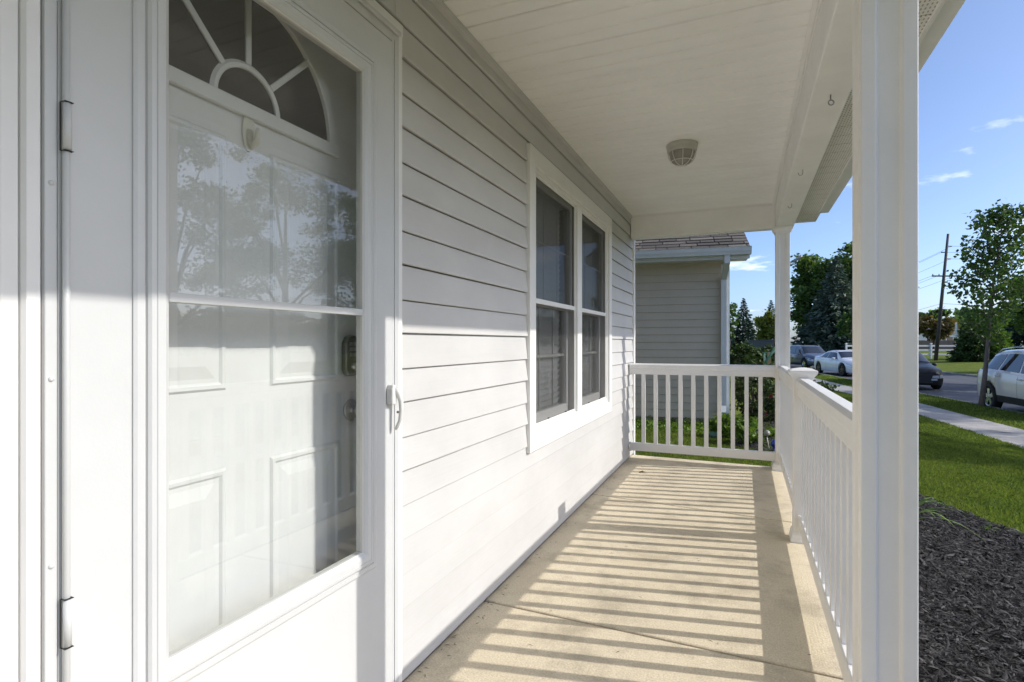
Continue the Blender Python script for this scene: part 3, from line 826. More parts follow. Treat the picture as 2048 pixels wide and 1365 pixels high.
box("frame_side", (.002, .0445, 1.4635, 1.5015, 0.0, 2.15), 'storm', zb, bevel=.002)
box("frame_lip", (.0446, .0475, 1.4745, 1.486, 0.0, 2.12), 'storm', zb, bevel=.001)
box("frame_head", (.002, .045, .539, 1.463, 2.110, 2.15), 'storm', zb, bevel=.002)
box("drip_cap", (.0455, .056, .50, 1.50, 2.140, 2.154), 'storm', zb, bevel=.002)
sc = MB().lathe([(.0001, .0032), (.002, .003), (.0042, .0012), (.0045, 0)], (0, 0, 0), 16, 'x').mesh("screw", True); sc.materials.append(M['storm'])
for zc in (.788, 1.091, 1.409, 1.75, .45):
    link("screw", sc, None, zb, (.0435, .5295, zc))
# storm door handle
hd = build("storm_handle", MB().prism([(1.428, .958), (1.452, .955), (1.456, .985), (1.452, 1.012), (1.444, 1.020), (1.434, 1.018), (1.428, 1.005)], 'x', .0472, .070), 'plasticgrey', storm, bevel=.004)
build("handle_lever", MB().tube([(.064, 1.450, 1.008), (.074, 1.456, .990), (.081, 1.459, .965), (.082, 1.459, .935), (.078, 1.458, .905), (.069, 1.456, .885), (.063, 1.454, .877)], [.009, .0095, .008, .007, .0065, .006, .0045], 10), 'plasticgrey', hd, smooth=True)
build("handle_latch", MB().box(.068, .078, 1.454, 1.459, .928, .935), 'steel', hd)

# ------------------------------------------------------------------ porch lamp and hooks
lp = thing("porch_lamp", "round bulkhead lamp with caged glass under the porch ceiling", "lamp", (.705, 3.70, CEIL))
oc = [(.098 * math.cos(R(a)) * 1.0, .098 * math.sin(R(a))) for a in np.arange(0, 360, 12)]
m3 = MB(); lv = [(1.0, .0), (1.0, -.014), (.97, -.024), (.95, -.046), (.92, -.052), (.80, -.052)]
for i, (s_, z) in enumerate(lv): m3.v += [(x * s_, y * s_, z) for (x, y) in oc]
n = len(oc)
for i in range(len(lv) - 1):
    for j in range(n): m3.f.append((i * n + j, i * n + (j + 1) % n, (i + 1) * n + (j + 1) % n, (i + 1) * n + j))
m3.f.append(tuple(range(n)))
build("housing", m3, 'lampbase', lp, smooth=False, bevel=.002)
build("globe", MB().lathe([(.080, -.050), (.080, -.062), (.076, -.082), (.066, -.102), (.050, -.119), (.028, -.129), (.0001, -.132)], (0, 0, 0), 32), 'lampglass', lp, smooth=True)
def cage_r(z): return float(np.interp(-z, [.05, .065, .088, .110, .127, .136, .139], [.0865, .086, .080, .067, .048, .026, .0]))
for a in (0, 45, 90, 135):
    c_, s_ = math.cos(R(a + 10)), math.sin(R(a + 10)); zs = np.linspace(.050, .139, 11)
    pp = [(cage_r(-z) * c_, cage_r(-z) * s_, -z) for z in zs] + [(-cage_r(-z) * c_, -cage_r(-z) * s_, -z) for z in zs[::-1][1:]]
    build("cage_wire", MB().tube(pp, .0028, 6), 'lampcage', lp, smooth=True)
build("cage_ring", MB().tube([(.068 * math.cos(a), .068 * math.sin(a), -.109) for a in np.linspace(0, 2 * math.pi, 33)], .0028, 6, False), 'lampcage', lp, smooth=True)

eh = thing("eye_hook", "dark steel screw eye under the porch beam near the tall fluted post", "hook", (1.413, 2.67, 2.2))
build("eye", MB().tube([(0, 0, .002), (0, 0, -.022)] + [(0.0 + .0105 * math.sin(a) + .002, 0.003 * math.sin(a), -.0335 + .0105 * math.cos(a)) for a in np.linspace(0, 2 * math.pi * .97, 20)], .0026, 8), 'steel', eh, smooth=True)
for (x, y, lab) in ((1.403, 3.76, "thin steel cup hook under the beam above the short newel post"), (1.405, 4.64, "thin steel cup hook under the beam above the far railing section")):
    ch = thing("cup_hook", lab, "hook", (x, y, 2.2))
    build("wire", MB().tube([(0, 0, .002), (0, 0, -.016)] + [(-.012 + .012 * math.cos(a), 0.004 * math.sin(a), -.02 - .012 * math.sin(a)) for a in np.linspace(0, math.pi * 1.05, 14)] + [(-.026, .0, -.017)], .0019, 8), 'steel', ch, smooth=True)

# dead leaf + bits on the slab
dl = quads("dead_leaf", [[(0, 0, .004), (.03, .012, .016), (.075, 0, .006), (.03, -.016, .010)], [(.004, 0, .005), (.03, -.016, .010), (.05, -.03, .018), (.02, -.02, .006)]], 'deadleaf', None, (.21, 4.93, 0))
tag(dl, "curled brown dead leaf lying on the porch floor", "leaf")
V = []
for _ in range(190):
    x, y = (rng.uniform(.15, 1.45) if _ < 80 else .03 + abs(rng.normal(0, .035))), rng.uniform(1.5, 5.5); a = rng.uniform(0, 6.28); l = rng.uniform(.004, .014); h_ = rng.uniform(.001, .002)
    dx, dy = l * math.cos(a), l * math.sin(a)
    V.append([(x - dx, y - dy, .002), (x + dy * .12, y - dx * .12, .004), (x + dx, y + dy, .002), (x - dy * .12, y + dx * .12, .003)])
cr_ = quads("debris", V, 'deadleaf'); stuff(cr_); tag(cr_, "specks of dry plant litter scattered over the porch floor", "litter")

# ------------------------------------------------------------------ neighbour house
NB = thing("neighbor_house", "tan-sided neighbouring house with a brown shingle roof beyond the porch end", "house", (0.86, 8.81, -0.24), R(7))
nwall = build("wall", MB().box(-9, -.004, .012, 8.5, .24, 2.62), 'nsiding', NB)
NC, NH = .25, .1148
for n in range(20):
    z0 = NC + n * NH; z1 = z0 + NH
    prof = [(.012, z0), (-.002, z0), (-.004, z0 + .003), (.006, z1), (.012, z1)]
    build("siding_plank", MB().prism(prof, 'x', -5.0, -.105), 'nsiding', nwall)
    prof = [(-.006, z0), (.006, z0), (.008, z0 + .003), (-.002, z1), (-.006, z1)]
    build("siding_plank", MB().prism(prof, 'y', .105, 8.4), 'nsiding', nwall)
m3 = MB(); m3.box(-.105, .012, -.012, .011, .10, 2.56); m3.box(-.0035, .0115, .0112, .105, .10, 2.56)
build("corner_board", m3, 'ntrim', NB)
box("frieze_board", (-5, -.106, -.004, .011, NC + 20 * NH, 2.62), 'nsiding', NB)
fnd = build("foundation", MB().box(-9, -.02, .035, 8.4, -.3, .245), 'gap', NB)
for row in range(2):
    xx = -5.0 + (.2 if row else 0)
    while xx < -.03:
        x1 = min(xx + .392, -.022)
        build("foundation_block", MB().box(xx, x1, .022, .06, -.155 + row * .2, -.155 + row * .2 + .190), 'block', fnd, bevel=.006)
        xx += .4
# eaves, gutter, downspout
box("soffit", (-5.2, .24, -.34, .0105, 2.60, 2.612), 'ntrim', NB)
box("fascia", (-5.2, .245, -.362, -.345, 2.585, 2.74), 'ntrim', NB)
gp2 = [(-.364, 2.735), (-.364, 2.635), (-.45, 2.635), (-.458, 2.66), (-.472, 2.69), (-.482, 2.735), (-.488, 2.742), (-.47, 2.742), (-.462, 2.70), (-.445, 2.645), (-.37, 2.645), (-.37, 2.735)]
build("gutter", MB().prism(gp2, 'x', -5.2, .25), 'ntrim', NB)
build("gutter_end_cap", MB().prism(gp2[:7], 'x', .2502, .256), 'ntrim', NB)
ds = MB()
for a, b in (((-.06, -.41, 2.64), (-.06, -.40, 2.54)), ((-.06, -.40, 2.54), (-.075, -.05, 2.34)), ((-.075, -.05, 2.34), (-.075, -.045, .45)), ((-.075, -.045, .45), (-.085, -.11, .36))):
    a, b = Vector(a), Vector(b); d = (b - a).normalized(); s1 = Vector((1, 0, 0)); s2 = d.cross(s1).normalized()
    a = a - d * .012; b = b + d * .012
    vs = [p + s1 * sx * .038 + s2 * sy * .028 for p in (a, b) for (sx, sy) in ((-1, -1), (1, -1), (1, 1), (-1, 1))]
    ds.add(vs, [(0, 1, 2, 3), (7, 6, 5, 4), (0, 4, 5, 1), (1, 5, 6, 2), (2, 6, 7, 3), (3, 7, 4, 0)])
build("downspout", ds, 'ntrim', NB)
# roof: deck and individually laid shingles on the rows in view
SLP = math.atan(0.5)
def rp(x, s, h): # along-eave x, distance up the slope, height off deck
    return (x, -.40 + s * math.cos(SLP) - h * math.sin(SLP), 2.745 + s * math.sin(SLP) + h * math.cos(SLP))
nroof = build("roof", MB(), 'roof', NB)
m3 = MB()
for sgn in (1,):
    a = [rp(-9.3, 0, -.05), rp(.235, 0, -.05), rp(.235, 5.2, -.05), rp(-9.3, 5.2, -.05)]; b = [rp(-9.3, 0, 0), rp(.235, 0, 0), rp(.235, 5.2, 0), rp(-9.3, 5.2, 0)]
    m3.add(a + b, [(3, 2, 1, 0), (4, 5, 6, 7), (0, 1, 5, 4), (1, 2, 6, 5), (2, 3, 7, 6), (3, 0, 4, 7)])
yr = rp(0, 5.2, 0)
m3.add([(-9.3, yr[1], yr[2]), (.235, yr[1], yr[2]), (.235, 9.0, 2.75), (-9.3, 9.0, 2.75), (-9.3, yr[1], yr[2] - .06), (.235, yr[1], yr[2] - .06), (.235, 9.0, 2.69), (-9.3, 9.0, 2.69)], [(0, 1, 2, 3), (7, 6, 5, 4), (0, 4, 5, 1), (1, 5, 6, 2), (2, 6, 7, 3), (3, 7, 4, 0)])
nroof.data = m3.mesh("roof"); nroof.data.materials.append(M['roof'])
build("gable", MB().prism([(.05, 2.6), (8.4, 2.6), (yr[1], yr[2] - .1)], 'x', -.09, -.01), 'nsiding', NB)
for row in range(9):
    s0 = -.03 + row * .142; xx = -3.2 + random.uniform(-.2, 0)
    while xx < .24:
        wd = random.choice([.16, .2, .25, .3, .34]); x1 = min(xx + wd, .25)
        t0 = .010 + random.choice([0, .003, .006])
        a, b = xx + .007, x1 - .007
        if b - a > .03:
            vs = [rp(a, s0, .004), rp(b, s0, .004), rp(b, s0 + .17, .0015), rp(a, s0 + .17, .0015), rp(a, s0, .004 + t0), rp(b, s0, .004 + t0), rp(b, s0 + .17, .004), rp(a, s0 + .17, .004)]
            build("shingle", MB().add(vs, [(3, 2, 1, 0), (4, 5, 6, 7), (0, 1, 5, 4), (1, 2, 6, 5), (2, 3, 7, 6), (3, 0, 4, 7)]), 'sh%d' % random.choice([0, 0, 1, 1, 2]), nroof)
        xx += wd

# ------------------------------------------------------------------ mulch bed and grass
BED = [(1.525, -3), (3.7, -3), (3.75, 1.0), (3.55, 3.0), (3.28, 4.3), (2.98, 5.15), (2.75, 5.62), (2.53, 5.92), (2.25, 6.12), (1.9, 6.2), (1.54, 6.12)]
BED = np.array(BED)
def inpoly(x, y, P):
    c = np.zeros(len(x), bool); j = len(P) - 1
    for i in range(len(P)):
        xi, yi, xj, yj = *P[i], *P[j]
        c ^= ((yi > y) != (yj > y)) & (x < (xj - xi) * (y - yi) / (yj - yi + 1e-12) + xi); j = i
    return c
def patch(P, name, lift, material, n=70):
    xs = np.linspace(P[:, 0].min(), P[:, 0].max(), n); ys = np.linspace(P[:, 1].min(), P[:, 1].max(), n * 2)
    b = bmesh.new()
    vs = [b.verts.new((p[0], p[1], float(g(p[0], p[1])) + lift)) for p in P]
    b.faces.new(vs)
    me = bpy.data.meshes.new(name); b.to_mesh(me); b.free()
    return me
# bed as a fine grid clipped to the outline
def bedgrid(P, lift, cell=.1, mound=.05):
    xs = np.arange(P[:, 0].min(), P[:, 0].max() + cell, cell); ys = np.arange(P[:, 1].min(), P[:, 1].max() + cell, cell)
    mb = MB(); ix = {}
    cx, cy = np.meshgrid(xs[:-1] + cell / 2, ys[:-1] + cell / 2)
    ok = inpoly(cx.ravel(), cy.ravel(), P).reshape(cx.shape)
    def vid(i, j):
        if (i, j) not in ix:
            ix[(i, j)] = len(mb.v)
            mb.v.append((xs[i], ys[j], float(g(xs[i], ys[j])) + lift + .012 * math.sin(xs[i] * 7) * math.cos(ys[j] * 5)))
        return ix[(i, j)]
    for j in range(len(ys) - 1):
        for i in range(len(xs) - 1):
            if ok[j, i]: mb.f.append((vid(i, j), vid(i + 1, j), vid(i + 1, j + 1), vid(i, j + 1)))
    return mb
def chips(P, n, size, lift, name, material, y_lo=None, y_hi=None):
    x = rng.uniform(P[:, 0].min(), P[:, 0].max(), n * 3); y = rng.uniform(P[:, 1].min() if y_lo is None else y_lo, P[:, 1].max() if y_hi is None else y_hi, n * 3)
    k = inpoly(x, y, P); x, y = x[k][:n], y[k][:n]; n = len(x)
    z = g(x, y) + lift + .012 * np.sin(x * 7) * np.cos(y * 5) + rng.uniform(-.004, .03, n)
    yaw = rng.uniform(0, 2 * np.pi, n); pit = rng.normal(0, .38, n)
    ln = np.minimum(size * rng.lognormal(0, .5, n), .075); wd = ln * rng.uniform(.10, .30, n); th = wd * rng.uniform(.25, .6, n)
    d = np.stack([np.cos(yaw) * np.cos(pit), np.sin(yaw) * np.cos(pit), np.sin(pit)], 1)
    s = np.stack([-np.sin(yaw), np.cos(yaw), rng.normal(0, .35, n)], 1)
    u = np.cross(d, s); u /= np.linalg.norm(u, axis=1)[:, None]
    c = np.stack([x, y, z], 1)
    bend = rng.normal(0, .12, n)[:, None] * ln[:, None] * s
    A = c - d * ln[:, None] * .5; B = c + d * ln[:, None] * .5
    ws = s * wd[:, None] * .5; us = u * th[:, None]
    p = [A + us * .2, c + bend - ws, B + us * .3, c + bend + ws, c + bend + us]
    f1 = np.stack([p[0], p[1], p[4]], 1); f2 = np.stack([p[1], p[2], p[4]], 1); f3 = np.stack([p[2], p[3], p[4]], 1); f4 = np.stack([p[3], p[0], p[4]], 1)
    # one island per chip: shared verts
    V = np.stack(p, 1).reshape(-1, 3)
    base = (np.arange(n) * 5)[:, None]
    Fc = np.concatenate([base + np.array(t)[None] for t in ((0, 1, 4), (1, 2, 4), (2, 3, 4), (3, 0, 4))], 1).reshape(-1, 3)
    me = bpy.data.meshes.new(name)
    me.vertices.add(len(V)); me.vertices.foreach_set("co", V.astype(np.float32).ravel())
    me.loops.add(Fc.size); me.loops.foreach_set("vertex_index", Fc.astype(np.int32).ravel())
    me.polygons.add(len(Fc)); me.polygons.foreach_set("loop_start", np.arange(0, Fc.size, 3, dtype=np.int32)); me.polygons.foreach_set("loop_total", np.full(len(Fc), 3, dtype=np.int32))
    me.update(calc_edges=True)
    return stuff(link(name, me, material))
bed = struct(build("mulch_bed", bedgrid(BED, .022), 'mulchbed'))
mu_ = chips(BED, 90000, .029, .026, "mulch_chips", 'mulch', .6, 6.2)
tag(mu_, "dark shredded bark mulch covering the bed beside the porch", "mulch")

def grass(name, x, y, h0, w0, material='grass', label=None, lift=0.0):
    n = len(x)
    z = g(x, y) - .004 + lift
    h = h0 * rng.uniform(.55, 1.3, n); wd = w0 * rng.uniform(.7, 1.3, n)
    a = rng.uniform(0, 2 * np.pi, n); le = rng.uniform(.15, .75, n) * h
    b = rng.uniform(0, 2 * np.pi, n)
    wx, wy = np.cos(a) * wd, np.sin(a) * wd
    lx, ly = np.cos(b) * le, np.sin(b) * le
    P0 = np.stack([x - wx, y - wy, z], 1); P1 = np.stack([x + wx, y + wy, z], 1)
    P2 = np.stack([x + wx * .7 + lx * .35, y + wy * .7 + ly * .35, z + h * .6], 1); P3 = np.stack([x - wx * .7 + lx * .35, y - wy * .7 + ly * .35, z + h * .6], 1)
    P4 = np.stack([x + lx, y + ly, z + h * (.95 - .2 * (le / h))], 1)
    V = np.stack([P0, P1, P2, P4, P3], 1)
    o = stuff(quads(name, V, material))
    return tag(o, label, "grass")
def scatter(n, x0, x1, y0, y1, keep):
    x = rng.uniform(x0, x1, n); y = rng.uniform(y0, y1, n); k = keep(x, y); return x[k], y[k]
lawn_keep = lambda x, y: (~inpoly(x, y, BED)) & (x < walk_right(y) - 1.09) & ((x > 1.56) | (y > 5.74))
xa, ya_ = scatter(330000, 1.3, 6.3, 4.6, 11.5, lawn_keep)
xb, yb_ = scatter(110000, 2.0, 6.2, 11.5, 22, lawn_keep)
grass("lawn_grass", np.concatenate([xa]), np.concatenate([ya_]), .05, .0028, label="mown green lawn between the mulch bed and the sidewalk")
grass("lawn_grass", xb, yb_, .06, .005, label="mown green lawn running beside the sidewalk toward the parked cars")
xv, yv = scatter(120000, 4, 8.6, 9, 34, lambda x, y: (x > walk_right(y) + .01) & (x < edge_near(y) - .15))
grass("verge_grass", xv, yv, .06, .006, label="strip of grass between the sidewalk and the road")
xn, yn = scatter(90000, -1.6, 1.56, 5.74, 8.8, lambda x, y: ((y > 5.74)) & (y < 8.74 + (x - .86) * .123) & ~((x > .95) & (y > 7.3)))
grass("yard_grass", xn, yn, .05, .003, label="grass between the porch end and the tan house")
# garden bed along the neighbour's corner
GB = np.array([(.95, 7.3), (1.5, 6.95), (2.1, 7.2), (2.5, 8.5), (2.4, 11.5), (1.2, 12), (1.0, 9.0)])
struct(build("garden_bed", bedgrid(GB, .02), 'mulchbed'))
mu2 = chips(GB, 9000, .06, .024, "bark_chips", 'mulch')
tag(mu2, "brown bark scattered under the rose bush by the tan house corner", "mulch")

# ------------------------------------------------------------------ plants
def leaves(c, n, spread, size, elong=1.5, droop=0.0, up=0.3):
    """n leaf quads (diamonds) around c (n,3) positions"""
    c = np.asarray(c, float)
    m = len(c)
    d = rng.normal(0, 1, (m, 3)); d[:, 2] = d[:, 2] * .55 - droop; d /= np.linalg.norm(d, axis=1)[:, None]
    q = rng.normal(0, 1, (m, 3)); q[:, 2] *= .6
    s = np.cross(d, q); s /= np.linalg.norm(s, axis=1)[:, None] + 1e-9
    sz = size * rng.uniform(.6, 1.3, m)[:, None]
    nrm = np.cross(d, s) * sz * .12
    return np.stack([c - d * sz * .5 * elong, c + s * sz * .42 - nrm, c + d * sz * .5 * elong, c - s * sz * .42 + nrm], 1)

def clumped(center, radii, ncl, nleaf, cl_r, shell=.55, pw=None):
    """leaf positions gathered in clumps through an ellipsoid"""
    u = rng.normal(0, 1, (ncl, 3)); u /= np.linalg.norm(u, axis=1)[:, None]
    r = shell + (1 - shell) * rng.uniform(0, 1, ncl) ** .6
    r *= rng.uniform(.75, 1.12, ncl)
    cc = np.array(center) + u * np.array(radii) * r[:, None]
    k = rng.integers(0, ncl, nleaf)
    sz = cl_r * rng.uniform(.6, 1.3, ncl)
    p = cc[k] + rng.normal(0, 1, (nleaf, 3)) * sz[k][:, None] * np.array([.55, .55, .38])
    return cc, p

def tree(name, label, base, height, crown_c, crown_r, leafkey, nleaf, lsize, ncl=60, cl_r=.8, trunk_r=.15, barkkey='bark', group=None, limbs=12, shell=.45, lean=(0, 0), flat_bottom=None):
    root = thing(name, label, "tree", base, 0, group)
    cc, p = clumped(crown_c, crown_r, ncl, nleaf, cl_r, shell)
    if flat_bottom is not None: p = p[p[:, 2] > flat_bottom]
    quads("crown", leaves(p, len(p), 0, lsize), leafkey, root)
    mb = MB()
    top = np.array([crown_c[0] + lean[0], crown_c[1] + lean[1], crown_c[2] + crown_r[2] * .55])
    z0 = np.array([0, 0, -.1])
    ctr = [z0 + (top - z0) * t + np.array([math.sin(t * 5) * .04, math.cos(t * 4) * .03, 0]) * height * .06 for t in np.linspace(0, 1, 8)]
    mb.tube(ctr, [trunk_r * (1.25 if i == 0 else 1 - .85 * i / 7) for i in range(8)], 10)
    tr_ = build("trunk", mb, barkkey, root, smooth=True)
    for i in range(min(limbs, len(cc))):
        e = cc[i]; t = min(.85, max(.3, (e[2] / top[2]) * .55)); s = z0 + (top - z0) * t
        mid = s + (e - s) * .5 + np.array([0, 0, .12 * np.linalg.norm(e - s)])
        build("limb", MB().tube([s, mid, e], [trunk_r * .38 * (1 - t * .5), trunk_r * .24, trunk_r * .06], 6), barkkey, tr_, smooth=True)
    return root

def spruce(name, label, base, height, rad, key, whorls=26, per=11, nl=26, trunk_r=.14, group=None, lsize=.28, skirt=.03, power=.9):
    root = thing(name, label, "tree", base, 0, group)
    P0, D, S_ = [], [], []
    for wv in range(whorls):
        f = wv / (whorls - 1)
        z = height * (skirt + (1 - skirt - .015) * f)
        L_ = rad * (1 - f) ** power * rng.uniform(.88, 1.1) + .06
        npb = max(4, int(per * (1 - f * .55)))
        a0 = rng.uniform(0, 6.28)
        for k in range(npb):
            a = a0 + 6.283 * k / npb + rng.normal(0, .12); l = L_ * rng.uniform(.78, 1.12)
            n_ = max(8, int(2.2 * nl * (l / rad) ** .8))
            t = np.sqrt(rng.uniform(.02, 1, n_))
            drp = -.30 * t + .22 * t ** 2 - .05 + rng.uniform(-.13, .06, n_)
            side_ = rng.normal(0, .16, n_) * l * (1.05 - t * .6)
            ca, sa = math.cos(a), math.sin(a)
            x = ca * t * l - sa * side_; y = sa * t * l + ca * side_
            zz = z + drp * l + rng.normal(0, .02, n_) * l
            P0.append(np.stack([x, y, zz], 1))
            aa = a + np.sign(side_) * rng.uniform(.2, .9, n_)
            D.append(np.stack([np.cos(aa), np.sin(aa), rng.normal(-.2, .4, n_)], 1))
            S_.append(np.full(n_, lsize) * rng.uniform(.6, 1.25, n_) * (.55 + .45 * (1 - f)))
    P0, D, S_ = np.concatenate(P0), np.concatenate(D), np.concatenate(S_)
    D /= np.linalg.norm(D, axis=1)[:, None]
    q = rng.normal(0, .8, P0.shape); q[:, 2] += .8
    s = np.cross(D, q); s /= np.linalg.norm(s, axis=1)[:, None]
    V = np.stack([P0 - D * S_[:, None] * .5, P0 + s * S_[:, None] * .2, P0 + D * S_[:, None] * .6, P0 - s * S_[:, None] * .2], 1)
    quads("crown", V, key, root)
    build("trunk", MB().tube([(0, 0, -.1), (0, 0, height * .5), (0, 0, height * .97)], [trunk_r, trunk_r * .6, .02], 8), 'bark', root, smooth=True)
    return root

def bush(name, label, base, radii, key, nleaf, lsize, ncl=40, cl_r=.15, cat="shrub", stems=8, group=None, shell=.4):
    root = thing(name, label, cat, base, 0, group)
    cc, p = clumped((0, 0, radii[2]), radii, ncl, nleaf, cl_r, shell)
    p[:, 2] = np.abs(p[:, 2]) + .01
    quads("foliage", leaves(p, nleaf, 0, lsize), key, root)
    for i in range(stems):
        e = cc[i]; build("stem", MB().tube([(e[0] * .1, e[1] * .1, -.05), (e[0] * .5, e[1] * .5, max(.05, abs(e[2])) * .6), (e[0], e[1], abs(e[2]))], [.012, .008, .003], 5), 'bark', root, smooth=True)
    return root

def gz(x, y): return float(g(x, y))
# young street maple: upright leading stems with layered leaf sprays
def maple(base, height, label, seedpts):
    root = thing("young_maple_tree", label, "tree", base)
    top = np.array([.60, .25, height])
    def axis(t): return np.array([0.60 * t ** 1.1, .25 * t, height * t])
    mb = MB(); mb.tube([axis(t) + np.array([.02 * math.sin(9 * t), 0, -.1 * (t == 0)]) for t in np.linspace(0, .97, 12)], [.065 * (1.25 if i == 0 else (1 - .93 * i / 11)) for i in range(12)], 10)
    tr_ = build("trunk", mb, 'greybark', root, smooth=True)
    pts = []
    nb = 46
    for i in range(nb):
        t0 = .29 + .64 * (i / nb) ** .95
        a = i * 2.39996 + rng.normal(0, .2)
        f = (t0 - .29) / .64
        rad = float(np.interp(f, [0, .25, .55, .8, 1], [.5, .9, .8, .6, .25])) * rng.uniform(.8, 1.15)
        s = axis(t0)
        rise = rad * rng.uniform(.75, 1.25)
        e = s + np.array([math.cos(a) * rad, math.sin(a) * rad, rise])
        if e[2] > height * 1.0: e[2] = height * rng.uniform(.93, 1.0)
        m_ = s + (e - s) * .5 + np.array([math.cos(a), math.sin(a), -.3]) * rad * .12
        build("limb", MB().tube([s, m_, e], [.020 * (1.1 - f * .6), .011, .003], 6), 'greybark', tr_, smooth=True)
        nl = int(95 * rad + 14)
        t = rng.uniform(.22, 1.03, nl)[:, None]
        q = s + (e - s) * t + np.clip(rng.normal(0, .12, (nl, 3)), -.2, .2) * np.array([1, 1, .75]) * (0.5 + .5 * rad)
        pts.append(q)
    tp = axis(.93) + rng.normal(0, 1, (90, 3)) * np.array([.10, .10, .16]); pts.append(tp)
    pts = np.concatenate(pts)
    d = rng.normal(0, 1, pts.shape); d[:, 2] = d[:, 2] * .35 - .45; d /= np.linalg.norm(d, axis=1)[:, None]
    quads("crown", leaves(pts, len(pts), 0, .10, 1.15, .35), 'maple', root)
    return root
maple((7.02, 18.8, -.62), 5.72, "slender young maple tree on the verge beside the pearl white SUV", None)

# big trees across the road, outside the frame: they shade the lawn and show in the storm door glass
tree("shade_tree", "tall shade tree across the road mirrored in the storm door glass", (15.9, 12.0, gz(15.9, 12.0)), 9.5, (0, 0, 5.6), (2.9, 2.7, 3.9), 'oak', 10500, .11, 68, .52, .2, group=None)
tree("shade_tree", "broad shade tree across the road behind the first one, mirrored in the window", (17.5, 18.3, gz(17.5, 18.3)), 10, (0, 0, 6), (3.6, 3.4, 4.4), 'oak', 13500, .115, 84, .56, .22)
tree("shade_tree", "third shade tree across the road, next to the street tree on the far verge", (18.0, 24.5, gz(18.0, 24.5)), 10, (0, 0, 5.8), (3.4, 3.4, 4.4), 'oak', 13000, .12, 80, .6, .22)
tree("street_tree", "leafy street tree on the far verge throwing dappled shade over the sidewalk", (14.9, 29.5, gz(14.9, 29.5)), 7.5, (0, 0, 4.6), (2.4, 2.3, 3.2), 'maple', 7000, .18, 45, .6, .14)

# wood on the far side of the field opposite the porch
nw_ = 16000
wx = 48 + np.abs(rng.normal(0, 3, nw_)); wy = rng.uniform(-45, 78, nw_)
hw_ = 3.4 + .9 * np.sin(wy * .31) + .7 * np.sin(wy * .83 + 1)
wz = -.1 + hw_ * rng.uniform(0, 1, nw_) ** .7
fw = quads("far_wood", leaves(np.stack([wx, wy, wz], 1), nw_, 0, 1.25), 'wood_far')
stuff(fw); tag(fw, "far-off wood across the field opposite the porch, mirrored in the glass", "wood")
# trees in view
tree("shade_tree", "round green deciduous tree left of the tall blue spruce", (8.7, 73.5, -.1), 11.5, (0, 0, 6.3), (2.9, 3.0, 5.4), 'oak', 17000, .29, 80, .85, .3, group=None)
spruce("spruce_tree", "tall dense blue spruce behind the white sedan", (9.9, 66.0, -.1), 10.4, 4.4, 'spruce', 46, 11, 20, .2, lsize=.75)
tree("shade_tree", "leafy green tree rising behind the right side of the blue spruce", (13.2, 72.0, -.1), 12, (0, 0, 7.2), (3.2, 3.2, 5.2), 'oak', 12000, .29, 60, .95, .25)
tree("young_tree", "small light green tree in front of the blue spruce", (9.6, 52.0, -.35), 4.2, (0, 0, 2.8), (1.3, 1.3, 1.6), 'maple', 1800, .2, 24, .4, .07)
spruce("spruce_tree", "small dark spruce standing behind the far white fence", (.95, 103, -.1), 9.0, 2.9, 'dspruce', 44, 9, 10, lsize=.75, group=None)
spruce("spruce_tree", "second far spruce half hidden by a yellow-green tree", (4.7, 90, -.1), 7.6, 2.4, 'dspruce', 38, 9, 10, lsize=.62)
tree("young_tree", "bright yellow-green tree in front of the far spruce", (3.15, 66.5, -.1), 4.6, (0, 0, 2.9), (1.15, 1.15, 1.75), 'yellow', 2600, .22, 30, .42, .08)
tree("young_tree", "thin leafy tree beside the tan house downspout", (-.15, 54, -.1), 5.4, (0, 0, 3.4), (.75, .75, 2.0), 'maple', 900, .2, 14, .35, .06)
tree("shade_tree", "green tree crown at the picture side behind the young maple", (16.6, 40.5, gz(16.6, 40.5)), 7, (0.2, 0, 4.6), (2.0, 2.0, 2.6), 'oak', 5000, .22, 45, .55, .14)
spruce("spruce_tree", "dark broad spruce behind the pearl white SUV", (23.2, 60.0, -.1), 7.0, 3.0, 'dspruce', 22, 12, 24, lsize=.55)
spruce("pyramid_evergreen", "low pyramidal evergreen beside the white rail fence", (17.7, 54.6, -.15), 3.6, 1.5, 'yew', 22, 12, 26, .08, lsize=.3, power=.6)
spruce("pyramid_evergreen", "lime-tinted evergreen next to the darker one", (19.4, 54.6, -.15), 3.0, 1.1, 'lime', 18, 10, 22, .07, lsize=.26, power=.6)  # lime leaf colour, lighter than the evergreen beside it
tree("small_tree", "spreading bronze-green tree around the utility pole foot", (22.9, 84, -.1), 4.4, (0, 0, 3.1), (2.6, 2.2, 1.2), 'redleaf', 2600, .3, 30, .55, .14)
for i, (x, y, h, lab) in enumerate(((33, 165, 9.5, "first"), (40, 172, 10.5, "second"), (47, 168, 9.5, "third"), (54, 176, 10.0, "fourth"), (61, 170, 10.5, "fifth"))):
    tree("distant_tree", "tree of the distant wooded row behind the pale house", (x, y, -.1), h, (0, 0, h * .5), (5.0, 4.0, h * .5), 'oak', 2600, .9, 40, 1.5, .3, group="distant tree row", limbs=4)

